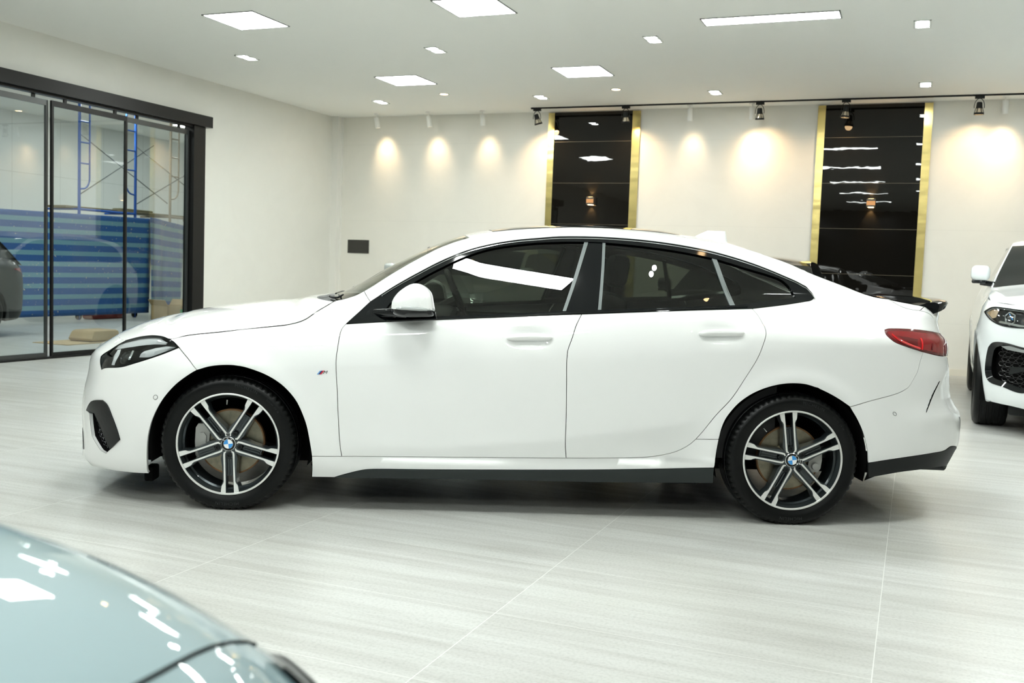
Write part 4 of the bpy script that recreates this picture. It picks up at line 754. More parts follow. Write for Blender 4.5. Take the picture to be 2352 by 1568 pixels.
g = G().bevbox((-.44-OX, -.72, .088), (-.395-OX, -.62, .16), .01); g.obj('air_deflector', SHELL, CAR)

# ---- front lamp
hl = pan('headlight', off=-.001, thick=.02)
for sgn in (-1, 1):
    def sd(g): return g if sgn < 0 else g.mirror()
    hb = SK.panel(P1('headlight'), OX, off=-.055, inset=.004, thick=0); root = sd(hb).obj('headlight', LAMPIN, CAR)
    sd(SK.panel(P1('headlight'), OX, off=0., inset=.001, thick=.05)).obj
    lens = sd(SK.panel(P1('headlight'), OX, off=.0, inset=.002, thick=0)).obj('lamp_lens', LENS, root)
    L = loop_pts(P1('headlight')); rim = G()
    q, n = SK.P(inset_loop(L, .001)[:, 0], inset_loop(L, .001)[:, 1], OX, .001); q2, _ = SK.P(inset_loop(L, .007)[:, 0], inset_loop(L, .007)[:, 1], OX, .001); q3, _ = SK.P(inset_loop(L, .010)[:, 0], inset_loop(L, .010)[:, 1], OX, -.055)
    m = len(q); rim.add(np.concatenate([q, q2, q3]), [(i, (i+1) % m, m+(i+1) % m, m+i) for i in range(m)] + [(m+i, m+(i+1) % m, 2*m+(i+1) % m, 2*m+i) for i in range(m)])
    sd(rim).obj('lamp_bezel', GLOSS, root)
    def strip(pts, w, off, mat, nm):
        p = np.array(catmull(pts, .008)); t = np.gradient(p, axis=0); t /= np.linalg.norm(t, axis=1)[:, None]; nn = np.stack([-t[:, 1], t[:, 0]], 1)
        ww = np.interp(np.linspace(0, 1, len(p)), np.linspace(0, 1, len(w)), w)[:, None] if hasattr(w, '__len__') else w
        a_ = p + nn*ww/2; b_ = p - nn*ww/2; qa, na = SK.P(a_[:, 0], a_[:, 1], OX, off); qb, nb = SK.P(b_[:, 0], b_[:, 1], OX, off); qc, _ = SK.P(p[:, 0], p[:, 1], OX, off+.006)
        return sd(G().grid([[tuple(qa[i]), tuple(qc[i]), tuple(qb[i])] for i in range(len(p))])).obj(nm, mat, root)
    def ap(x, z): return (float(SK.A(x, z)), z)
    strip([ap(-.64, .728), ap(-.56, .748), ap(-.46, .772), ap(-.37, .783), ap(-.30, .774)], [.018, .034, .044, .036, .008], -.010, SILV, 'light_strip')
    strip([ap(-.43, .722), ap(-.37, .733), ap(-.31, .750), ap(-.262, .758)], [.030, .046, .032, .006], -.018, SILV, 'reflector')
    strip([ap(-.585, .655), ap(-.575, .690), ap(-.570, .728)], [.026, .030, .020], -.014, SILV, 'reflector')
    strip([ap(-.495, .690), ap(-.490, .712), ap(-.485, .735)], .010, -.020, CHROME, 'reflector')
    for xx, zz in ((-.66, .69), (-.52, .705)):
        q, n = SK.P(np.array([ap(xx, zz)[0]]), np.array([zz]), OX, -.03); c = q[0]; g = G()
        g.lathe([(.034, -.02), (.036, .008), (.030, .012), (.026, .004), (.012, .010), (.001, .012)], 'y', (0, 0, 0), 28)
        rot = Vector((0, 1, 0)).rotation_difference(Vector(n[0])).to_matrix().to_4x4(); g.xform(Matrix.Translation(Vector(c)) @ rot); sd(g).obj('projector_lens', DKGLS, root)
# ---- tail lamp
for sgn in (-1, 1):
    def sd(g): return g if sgn < 0 else g.mirror()
    g = SK.panel(P1('tail_light'), OX, off=.001, inset=.001, thick=.03, step=.015); root = tag(sd(g).obj('tail_light', REDD, CAR), 'dark red wraparound tail lamp')
    L = loop_pts(P1('tail_light'))
    L2 = inset_loop(L, .012)
    a0_, a1_ = L2[:, 0].min(), L2[:, 0].max()
    g = SK.panel(L2, OX, off=.0025, inset=0, thick=0, step=.015); sd(g).obj('lamp_lens', REDL, root)
    c = L2.mean(0)
    tri = np.array([(a0_+.045, .922), (a0_+.115, .915), (a0_+.17, .905), (a0_+.155, .870), (a0_+.10, .893)])
    g = SK.panel(tri, OX, off=.004, inset=0, thick=0, step=.02); sd(g).obj('lamp_chamber', REDD, root)
    def bar(pts, w):
        p = np.array(catmull(pts, .008)); t = np.gradient(p, axis=0); t /= np.linalg.norm(t, axis=1)[:, None]; nn = np.stack([-t[:, 1], t[:, 0]], 1)
        qa, _ = SK.P((p+nn*w/2)[:, 0], (p+nn*w/2)[:, 1], OX, .004); qb, _ = SK.P((p-nn*w/2)[:, 0], (p-nn*w/2)[:, 1], OX, .004); qc, _ = SK.P(p[:, 0], p[:, 1], OX, .008)
        return sd(G().grid([[tuple(qa[i]), tuple(qc[i]), tuple(qb[i])] for i in range(len(p))]))
    bar([(a0_+.200, .910), (a0_+.190, .885), (a0_+.183, .858)], .012).obj('light_guide', REDB, root)
    bar([(a0_+.022, .930), (a0_+.05, .902), (a0_+.11, .880), (a0_+.170, .864)], .010).obj('light_guide', REDB, root)
    bar([(a0_+.27, .885), (a0_+.262, .872), (a0_+.262, .855)], .008).obj('light_guide', REDD, root)
# ---- side windows
DLO = P1('dlo')
DL = loop_pts(DLO)
def clip_dlo(alo, ahi):
    P = DL if area2(DL) > 0 else DL[::-1]
    for f in (alo, ahi):
        out = []
        for i in range(len(P)):
            p, q = P[i-1], P[i]; fp, fq = f(p), f(q)
            if fp*fq < 0: out.append(p + (q-p)*fp/(fp-fq))
            if fq >= 0: out.append(q)
        P = np.array(out)
    return P
bpx = lambda z, e: np.interp(z, *e)
bF = ([.98, 1.13, 1.345], [1.615-.075, 1.59+.04, 1.66]); 
def edge(key, side):  # mid line of a strip polygon as a(z)
    L = loop_pts(P1(key)); return lambda z: np.interp(z, *np.array(sorted([(q[1], q[0]) for q in L])).T)
eF, eR, eQ = edge('stripF', 0), edge('stripR', 0), edge('stripQ', 0)
for o in both('window_trim', pan('window_trim', holes=[DLO], off=.002, inset=.0005, thick=.02), GLOSS): tag(o, 'gloss black window surround')
g1 = SK.panel(clip_dlo(lambda p: 1, lambda p: eF(p[1])-p[0]), OX, off=-.008, inset=-.004, thick=0)
g2 = SK.panel(clip_dlo(lambda p: p[0]-eR(p[1]), lambda p: eQ(p[1])-p[0]), OX, off=-.008, inset=-.004, thick=0)
g3 = SK.panel(clip_dlo(lambda p: p[0]-eQ(p[1]), lambda p: 1), OX, off=-.008, inset=-.004, thick=0)
for nm, g in (('front_door_window', g1), ('rear_door_window', g2), ('quarter_window', g3)): both(nm, g, TINT)
both('pillar_cover', pan('b_pillar', off=-.003, inset=0), GLOSS)
for k in ('stripF', 'stripR', 'stripQ'): both('window_seal', pan(k, off=-.001, inset=.0005, thick=.006), GREYB)
# thin bright bead along the upper window frame
Lt = np.array(catmull([q for s_ in [P1('window_trim')[0]] for q in s_]))
qa, na = SK.P(Lt[:, 0]+.0, Lt[:, 1]-.011, OX, .004); both('window_bead', G().tube([tuple(p) for p in qa[6:]], .0022, 6), CHROME)
qa, na = SK.P(np.linspace(.72, 2.44, 60), ZB(np.linspace(.72, 2.44, 60))+.006, OX, .004); both('belt_moulding', G().tube([tuple(p) for p in qa], .0045, 6), GLOSS)
# ---- air intake in the bumper corner
for sgn in (-1, 1):
    def sd(g): return g if sgn < 0 else g.mirror()
    g = SK.panel(P1('intake'), OX, off=-.045, inset=-.004, thick=0); root = tag(sd(g).obj('side_intake', SHELL, CAR), 'black corner air intake')
    L = loop_pts(P1('intake')); a1i = inset_loop(L, .0004); q, n = SK.P(a1i[:, 0], a1i[:, 1], OX, .0012); q2, _ = SK.P(a1i[:, 0], a1i[:, 1], OX, -.046); m = len(q)
    sd(G().add(np.concatenate([q, q2]), [(i, (i+1) % m, m+(i+1) % m, m+i) for i in range(m)])).obj('intake_sleeve', SHELL, root)
    sd(SK.panel(P1('intake_fin'), OX, off=.006, inset=.001, thick=.03)).obj('intake_fin', GLOSS, root)
    L = loop_pts(P1('intake')); lo, hi = L.min(0), L.max(0); g = G(); dz_ = .018; k = 0
    for z in np.arange(lo[1], hi[1], dz_):
        k += 1
        for a in np.arange(lo[0]-.03, hi[0], .034):
            aa = a + (.017 if k % 2 else 0); h = [(aa+.0105*math.cos(t), z+.0105*math.sin(t)) for t in np.linspace(0, 2*PI, 7)]
            if not inside(inset_loop(L, .006), np.array([(aa, z)]))[0]: continue
            h = np.array(h); qh, _ = SK.P(h[:, 0], h[:, 1], OX, -.03); g.tube([tuple(p) for p in qh], .0016, 4, cap=False)
    if g.v: sd(g).obj('intake_mesh', CHROME if False else pbr('satin_grey_mesh', (.10, .105, .11), .25, .6), root)
# ---- front grille and lower opening
ka = lambda W, z: (SK.aW(W, z), z)
for sgn in (-1, 1):
    def sd(g): return g if sgn < 0 else g.mirror()
    kid = np.array([ka(.03, .52), ka(.20, .53), ka(.30, .56), ka(.33, .64), ka(.28, .705), ka(.06, .715)])
    root = tag(sd(SK.panel(kid, OX, off=.004, inset=0, thick=.02)).obj('kidney_grille', GLOSS, CAR), 'black kidney grille half')
    q, _ = SK.P(kid[:, 0], kid[:, 1], OX, .006); sd(G().tube([tuple(p) for p in np.concatenate([q, q[:1]])], .006, 6)).obj('grille_frame', CHROME, root)
low = np.array([(SK.a0, .19), ka(.42, .185), ka(.53, .20), ka(.50, .285), ka(.3, .30), (SK.a0, .30)])
g = SK.panel(low, OX, off=.003, inset=0, thick=.01); g.join(g.mirror()); g.obj('lower_grille', GLOSS, CAR)
for sgn in (-1, 1):
    e = np.array(P1('recess')[0]); e = np.array(catmull(list(e), .01)); k0, k1 = int(len(e)*.42), int(len(e)*.80); e = e[k0:k1]
    w = .007*np.sin(np.linspace(0, PI, len(e)))**.7+.0008
    pl_ = np.concatenate([e, (e + np.stack([w, 0*w], 1))[::-1]]); g = SK.panel(pl_, OX, off=.001, inset=0, thick=.006, step=.02); (g if sgn < 0 else g.mirror()).obj('air_slit', SHELL, CAR)
# ---- badges, sensors
def ring(pt, r, w, nm):
    a = np.array([pt[0]+r*math.cos(t) for t in np.linspace(0, 2*PI, 33)]); z = np.array([pt[1]+r*math.sin(t) for t in np.linspace(0, 2*PI, 33)])
    q, n = SK.P(a, z, OX, .0003); g = G().tube([tuple(p) for p in q], w, 5, cap=False); both(nm, g, GAPM)
ring(PT['sensor_front'], .0105, .0011, 'parking_sensor'); ring(PT['sensor_rear'], .0085, .0011, 'parking_sensor')
g = G(); bx, bz = PT['badge']
def quad(x0, x1, m, sk=.007, z0=-.0085, z1=.0085):
    x0, x1, = [x*.9 for x in (x0, x1)]; pts = np.array([(bx+x0-sk, bz+z0), (bx+x1-sk, bz+z0), (bx+x1+sk, bz+z1), (bx+x0+sk, bz+z1)])
    q, n = SK.P(pts[:, 0], pts[:, 1]+.06*(pts[:, 0]-bx), OX, .002); q2, _ = SK.P(pts[:, 0], pts[:, 1]+.06*(pts[:, 0]-bx), OX, -.001)
    g.add(np.concatenate([q, q2]), [(0, 1, 2, 3), (0, 4, 5, 1), (1, 5, 6, 2), (2, 6, 7, 3), (3, 7, 4, 0)], None, m)
quad(-.022, -.0145, 0); quad(-.0145, -.007, 1); quad(-.007, .0015, 2)
tv, tf = text_geo('M', .021); tv = np.array(tv)
qt, _ = SK.P(bx+.013+tv[:, 0]*1.15+.35*tv[:, 1], bz+tv[:, 1]+.06*(.013+tv[:, 0]), OX, .002); g.add(qt, tf, None, 3)
tag(both('fender_badge', g, [MB1, MB2, MB3, pbr('badge_dark_chrome', (.12, .12, .13), .2, .9)])[0], 'small tricolour badge on the front fender')
# ---- door handles
for k, (hx, hz) in enumerate(((1.391, .8575), (2.295, .9075))):
    g = G(); Q = []
    for t in np.linspace(-1, 1, 31):
        x = hx + .110*t; zc_ = hz + .0045*t + .004*(1-t*t); hh = .0165*(1-abs(t)**3.2)**.5 + .0008; pr = .016*(1-abs(t)**4)
        q, n = SK.P(np.array([x]), np.array([zc_]), OX, 0.); c = q[0]; s_ = .016
        Q.append([tuple(c + np.array([0, -s_*.35-pr + -.012*math.cos(a)*(1-abs(t)**4)**.5, hh*math.sin(a)])) for a in np.linspace(0, 2*PI, 17)])
    g.grid(Q); both('door_handle', g, WHITE)
# ---- door mirrors
mo = np.array([(.745, .972), (.750, 1.010), (.768, 1.040), (.796, 1.066), (.836, 1.0895), (.868, 1.0925), (.905, 1.077), (.930, 1.049), (.941, 1.008), (.949, .960), (.944, .947), (.931, .942), (.880, .938), (.828, .936), (.780, .940), (.752, .952)])
mo = np.array(catmull(list(mo) + [mo[0]], .006))[:-1]; cm = np.array([.86, 1.0])
for sgn in (-1, 1):
    up = G(); lay = [(-1.007, .01, 0), (-1.005, .30, 0), (-1.002, .62, 0), (-.985, .84, 0), (-.955, .965, 0), (-.92, 1., 0), (-.87, .985, 0), (-.83, .93, 0), (-.81, .80, 0)]
    Q = [[(cm[0]+(p[0]-cm[0])*s_ - OX + .02*(1-s_), sgn*-y if False else (y if sgn < 0 else -y), cm[1]+(p[1]-cm[1])*s_) for p in np.concatenate([mo, mo[:1]])] for y, s_, _ in lay]
    full = G().grid(Q); m = len(mo)+1; full.f.append(tuple(range((len(lay)-1)*m, len(lay)*m-1))); full.m.append(0)
    def cut(lower):
        bm = bmesh.new(); vs = [bm.verts.new(p) for p in full.v]
        for f in full.f:
            try: bm.faces.new([vs[i] for i in f])
            except ValueError: pass
        bmesh.ops.remove_doubles(bm, verts=bm.verts[:], dist=1e-5)
        bmesh.ops.bisect_plane(bm, geom=bm.verts[:]+bm.edges[:]+bm.faces[:], plane_co=(0, 0, .974), plane_no=(0, 0, 1), clear_outer=lower, clear_inner=not lower)
        bm.verts.index_update(); g = G().add([v.co[:] for v in bm.verts], [[v.index for v in f.verts] for f in bm.faces]); bm.free(); return g
    a, b = cut(False), cut(True)
    root = b.obj('door_mirror', GLOSS, CAR); a.obj('mirror_cap', WHITE, root)
    Q = [(-.035, 1.0), (-.06, .92)]
    path = [(x-OX, (-1 if sgn < 0 else 1)*y, z) for x, y, z in ((.775, 1.0035, .978), (.80, 1.006, .981), (.87, 1.006, .979), (.92, .995, .977), (.945, .965, .976))]
    G().tube(path, [.004, .009, .009, .009, .006], 8).obj('turn_signal', LENS if False else pbr('turn_signal_lens', (.45, .47, .47), .1, coat=1), root)
    path = [(x-OX, (-1 if sgn < 0 else 1)*y, z) for x, y, z in ((.66, .795, .945), (.70, .83, .948), (.76, .87, .955), (.82, .90, .955))]
    G().tube(path, [.020, .020, .022, .024], 10).obj('mirror_arm', GLOSS, root)
# ---- shark-fin aerial
Q = []
for t in np.linspace(0, 1, 14):
    z = 1.375 + .052*t; x0 = 2.325 + .085*t**1.6 - 0.0; x1 = 2.530 - .020*t**.7; hw_ = .032*(1-t)**.8 + .004
    Q.append([(x0+(x1-x0)*(.5-.5*math.cos(a)) - OX, hw_*math.sin(a)*(1 if True else 1), z - .03*((x0+(x1-x0)*(.5-.5*math.cos(a)))-2.325)*(1-t)*3) for a in np.linspace(0, 2*PI, 25)])
g = G().grid(Q); g.f.append(tuple(range(13*25, 14*25-1))); g.m.append(0); g.obj('roof_antenna', WHITE, CAR)
# ---- wipers
g = G().tube([(.395-OX, -.45, 1.005), (.43-OX, -.60, 1.004), (.47-OX, -.70, 1.008), (.50-OX, -.735, 1.024)], [.006, .006, .005, .004], 6); g.tube([(.40-OX, -.10, 1.012), (.43-OX, -.40, 1.012), (.485-OX, -.70, 1.012)], .004, 6); g.tube([(.36-OX, .55, 1.005), (.37-OX, .2, 1.014), (.39-OX, -.2, 1.012)], .005, 6)
g.obj('wiper', PLAST, CAR)
# ---- exhaust tip
g = G().lathe([(.040, 3.40), (.042, 3.585), (.036, 3.59), (.034, 3.40)], 'x', (-OX, -.50, .255), 24); g.join(g.mirror()); g.obj('exhaust_tip', PLAST, CAR)
# ---- cabin
g = G().box((.55-OX, -.72, .30), (3.0-OX, .72, .36)); g.box((.55-OX, -.68, .36), (.80-OX, .68, .86)); g.bevbox((.62-OX, -.70, .80), (1.02-OX, .70, .95), .04)
for sgn in (-1, 1): g.box((.80-OX, sgn*.78-.02, .30), (2.60-OX, sgn*.78+.02, .90))
g.obj('dashboard', CABIN, CAR)
def seat(x, y, nm='front_seat'):
    g = G().bevbox((x-.30-OX, y-.25, .36), (x+.25-OX, y+.25, .56), .06)
    M = Matrix.Translation((x+.20-OX, y, .52)) @ Matrix.Rotation(.30, 4, 'Y'); g.bevbox((-.06, -.24, 0), (.09, .24, .58), .05, M=M); s_ = g.obj(nm, SEAT, CAR)
    g = G(); M = Matrix.Translation((x+.395-OX, y, 1.10)) @ Matrix.Rotation(.15, 4, 'Y'); g.bevbox((-.05, -.13, 0), (.05, .13, .17), .04, M=M); g.tube([(x+.385-OX, y-.06, 1.03), (x+.39-OX, y-.06, 1.13)], .008, 6); g.tube([(x+.385-OX, y+.06, 1.03), (x+.39-OX, y+.06, 1.13)], .008, 6); g.obj('headrest', SEAT, s_)
seat(1.45, -.38); seat(1.45, .38)
g = G().bevbox((2.10-OX, -.62, .36), (2.60-OX, .62, .58), .06); M = Matrix.Translation((2.60-OX, 0, .52)) @ Matrix.Rotation(.35, 4, 'Y'); g.bevbox((-.06, -.62, 0), (.10, .62, .55), .05, M=M); g.obj('rear_seat', SEAT, CAR)
G().box((2.85-OX, -.62, .95), (3.12-OX, .62, .98)).obj('parcel_shelf', CABIN, CAR)
g = G(); M = Matrix.Translation((1.03-OX, .38, .985)) @ Matrix.Rotation(-.42, 4, 'Y'); R_ = [(0, .18*math.cos(t), .18*math.sin(t)) for t in np.linspace(0, 2*PI, 37)]
g.tube(R_, .016, 8, cap=False); g.bevbox((-.02, -.07, -.06), (.02, .07, .06), .015); g.box((-.01, -.18, -.015), (.01, .18, .015)); g.xform(M); g.tube([(1.03-OX, .38, .985), (.85-OX, .38, .90)], .03, 8); g.obj('steering_wheel', CABIN, CAR)
G().bevbox((.86-OX, -.09, 1.22), (.89-OX, .11, 1.28), .012).obj('interior_mirror', CABIN, CAR)
# ---- wheels
def pol(u, v, ang, y): # u along the spoke, v across; ang clockwise from up seen from outside (-y)
    s_, c_ = math.sin(ang), math.cos(ang); return (u*s_ + v*c_, y, u*c_ - v*s_)
def make_wheel(loc, spoke0, cap_rot, mark_ang, sgn, label=None, letters=True):
    W0 = Matrix.Translation(Vector(loc)) @ (Matrix.Rotation(0, 4, 'Z') if sgn < 0 else Matrix.Rotation(PI, 4, 'Z'))
    rim = G().lathe([(.2305, -.101), (.2275, -.086), (.222, -.078), (.2215, -.060), (.214, -.052), (.213, .05), (.228, .09), (.238, .098), (.238, .104)], 'y', seg=96)
    A5 = [math.radians(spoke0 + 72*k) for k in range(5)]
    yy = lambda u: -.0985 + .011*(1-u/.236)
    for a in A5:
        for s_ in (1, -1):
            body = [(.030, .012), (.230, .0175), (.2315, .0445), (.205, .0415), (.188, .036), (.175, .031), (.11, .033), (.07, .039), (.035, .030)]
            body = [(u, v*s_) for u, v in body]
            rim.prism(body, lambda p: pol(p[0], p[1], a, yy(p[0])), lambda p: pol(p[0], p[1]*1.10, a, yy(p[0])+.045))
        rim.prism([(.05, -.018), (.155, -.019), (.155, .019), (.05, .018)], lambda p: pol(p[0], p[1], a, -.070), lambda p: pol(p[0], p[1], a, -.045))
        for v in (-.006, .006): rim.prism([(.072, v-.003), (.148, v-.003), (.148, v+.003), (.072, v+.003)], lambda p: pol(p[0], p[1], a, -.079), lambda p: pol(p[0], p[1], a, -.069))
    rim.lathe([(.004, -.088), (.046, -.088), (.062, -.080), (.066, -.05)], 'y', seg=60); rim.disc((0, -.088, 0), .0045)
    rim.xform(W0); root = rim.obj('wheel', RIM, CAR, smooth=35)
    def sub(g, nm, mat, **k): g.xform(W0); return g.obj(nm, mat, root, **k)
    sub(G().lathe([(.2405, -.099), (.2402, -.1045), (.2375, -.1060), (.2330, -.1055), (.2308, -.1005)], 'y', seg=120), 'rim_lip', ALU)
    for a in A5:
        g = G()
        for s_ in (1, -1):
            face = [(.0375, .0110), (.0450, .0172), (.0600, .0180), (.150, .0183), (.2345, .0192), (.2335, .0430), (.2060, .0392), (.1960, .0370), (.1870, .0305), (.1780, .0268), (.100, .0255), (.0520, .0262), (.0400, .0240), (.0345, .0140)]
            face = [(u, v*s_) for u, v in face]
            g.prism(face, lambda p: pol(p[0], p[1], a, yy(p[0])-.0025), lambda p: pol(p[0], p[1], a, yy(p[0])+.002))
        sub(g, 'spoke_face', ALU, smooth=30)
        g = G().lathe([(.001, -.086), (.006, -.086), (.0065, -.092), (.0105, -.092), (.0125, -.089), (.0125, -.07)], 'y', seg=18); c = pol(.0545, 0, a, 0); g.xform(Matrix.Translation(c)); sub(g, 'wheel_bolt', PLAST)
    am = math.radians(mark_ang); g = G(); g.prism([(.041, -.0125), (.0505, -.0135), (.0505, .0135), (.041, .0125)], lambda p: pol(p[0], p[1], am, -.0920), lambda p: pol(p[0], p[1], am, -.086), 0)
    g.prism([(.0425, -.009), (.0490, -.0095), (.0490, .0095), (.0425, .009)], lambda p: pol(p[0], p[1], am, -.0926), lambda p: pol(p[0], p[1], am, -.09), 1); sub(g, 'rim_badge', [ALU, PLAST])
    # centre cap with quartered roundel
    g = G().lathe([(.0345, -.086), (.0345, -.0945), (.0325, -.0965), (.0312, -.0958)], 'y', seg=48, m=0); g.lathe([(.0312, -.0958), (.0225, -.0962)], 'y', seg=48, m=1); g.lathe([(.0225, -.0962), (.0218, -.0967), (.0212, -.0963)], 'y', seg=48, m=0)
    cr = math.radians(cap_rot)
    for q in range(4):
        V = [(0, -.0964, 0)] + [(.0213*math.sin(cr+q*PI/2+t), -.0964, .0213*math.cos(cr+q*PI/2+t)) for t in np.linspace(0, PI/2, 13)]; g.add(V, [(0, k+1, k+2) for k in range(12)], None, 3 if q % 2 == 0 else 2)
    for ch, da in (('B', -.72), ('M', 0), ('W', .72)):
        tv, tf = text_geo(ch, .0095); a = cr+da; g.add([pol(.0268+y, x, a, -.0969) for x, y in tv], tf, None, 3)
    sub(g, 'center_cap', [CHROME, PLAST, BLUE, WHT])
    # tyre
    prof = [(.2385, -.090), (.2405, -.0985), (.244, -.1025), (.249, -.1040), (.258, -.1085), (.272, -.1125), (.286, -.1132), (.297, -.1100), (.2985, -.1085), (.3065, -.1030), (.3130, -.0945), (.3165, -.083), (.3182, -.066), (.3152, -.064), (.3152, -.056), (.3185, -.054), (.3190, -.022), (.316, -.020), (.316, -.012), (.319, -.010)]
    prof = prof + [(r, -h) for r, h in prof[::-1]]; seg = 264
    def fn(r, h, k):
        if abs(h) > .066 and r > .303:
            if k % 4 == 0: return r-.0065
            if k % 4 in (1, 3): return r-.0008
        return r
    g = G().lathe(prof, 'y', seg=seg, fn=fn)
    g.xform(W0); g.v = [(x, y, max(z, 0.0005)) for x, y, z in g.v]; g.obj('tire', RUBBER, root, smooth=38)
    if letters:
        def word(t, size, r0, a0, track, flip=False):
            g = G()
            tot = 0; ws = []
            for ch in t:
                tv, tf = (text_geo(ch, size) if ch != ' ' else ([], [])); w = (max(p[0] for p in tv)-min(p[0] for p in tv)) if tv else size*.35; ws.append((tv, tf, w)); tot += w+track
            p = -tot/2
            for tv, tf, w in ws:
                a = (p+w/2)/r0
                if tv: g.add([pol(r0 + (y if not flip else -y), (x if not flip else -x), a0 + (a if not flip else a), -.1140+(.0) - .0006*0) for x, y in tv], tf)
                p += w+track
            sub(g, 'tire_lettering', LETTER, smooth=0)
        word('MICHELIN', .021, .280, math.radians(18), .005); word('225/40 ZR 18', .0125, .280, math.radians(48), .002); word('MICHELIN', .021, .280, math.radians(180), .005)
    g = G(); v_ = pol(.205, 0, math.radians(spoke0-36), -.083); g.tube([v_, (v_[0]*.9, -.092, v_[2]*.9)], [.004, .003], 8); sub(g, 'valve_stem', CHROME)
    # brake
    g = G().lathe([(.075, -.030), (.155, -.030), (.155, -.006), (.075, -.006)], 'y', seg=72, m=0); g.lathe([(.149, -.0304), (.156, -.0304), (.156, -.004)], 'y', seg=72, m=1); g.lathe([(.02, -.052), (.070, -.052), (.076, -.030)], 'y', seg=48, m=0); g.xform(W0); g.obj('brake_disc', [DISC, RUST], CAR)
    g = G(); fr = loc[0] < 0; ca = math.radians(270 if fr else 92)
    r0, r1, ww = (.098, .165, .17) if fr else (.095, .158, .12)
    P_ = [(r0+.02, -ww/2), (r1-.012, -ww/2), (r1, -ww/2+.02), (r1+.003, 0), (r1, ww/2-.02), (r1-.012, ww/2), (r0+.02, ww/2), (r0, ww/2-.03), (r0+.004, 0), (r0, -ww/2+.03)]
    g.prism(P_, lambda p: pol(p[0], p[1], ca, -.046), lambda p: pol(p[0], p[1], ca, .02))
    if fr: g.prism([(p[0]*.55+.13*.45, p[1]*.5) for p in P_], lambda p: pol(p[0], p[1], ca, -.056), lambda p: pol(p[0], p[1], ca, -.046))
    else:
        for v in (-.03, .03): g.lathe([(.001, -.062), (.016, -.062), (.018, -.046)], 'y', pol(.128, v, ca, 0), 18)
    g.xform(W0); g.obj('brake_caliper', CALIP, CAR)
    return root
for ax, s0, cr, mk in ((0., 33, -8, -3), (2.67, -8, 82, 100)):
    for sgn in (-1, 1): make_wheel((ax-OX, sgn*.780, HUB), s0, cr if True else 0, mk, sgn, letters=sgn < 0)
# ================================================================== the other cars
WZG = pchip([.12, .20, .28, .40, .60, .80, .95, 1.08, 1.16, 1.3, 1.5, 1.60, 1.70], [.88, .93, .955, .978, .994, 1.0, .985, .955, .918, .845, .750, .700, .60])
def Wgen(x, z):
    W = WZG(z); W = W - sst(1.0, 1.2, z)*(.05*sst(1.0, .3, x) + .06*sst(2.6, 3.6, x))
    for ax in (0., 2.975): W = W + .012*np.exp(-((np.hypot(x-ax, z-.36)-.45)/.05)**2)
    return W
NG = pchip([.12, .22, .30, .42, .6, .8, .92, 1.0, 1.05, 1.10], [-.74, -.84, -.88, -.895, -.895, -.885, -.86, -.81, -.74, -.60])
TG = pchip([.15, .3, .5, .8, 1.0, 1.15, 1.4, 1.6, 1.7], [3.86, 3.98, 4.02, 4.02, 4.0, 3.95, 3.78, 3.60, 3.50])
SG = Skin(NG, TG, Wgen, .05, 3.0, 3.2, 2.4, 3.6, 2.6, lx=(.93, .98), w=.97)
def ag(x, z): return (float(SG.A(x, z)), z)
def agw(W, z): return (SG.aW(W, z), z)
OG = 1.49
RAILG = [(.62, 1.165), (.80, 1.255), (1.05, 1.40), (1.40, 1.575), (1.7, 1.62), (2.3, 1.645), (2.9, 1.625), (3.25, 1.575)]
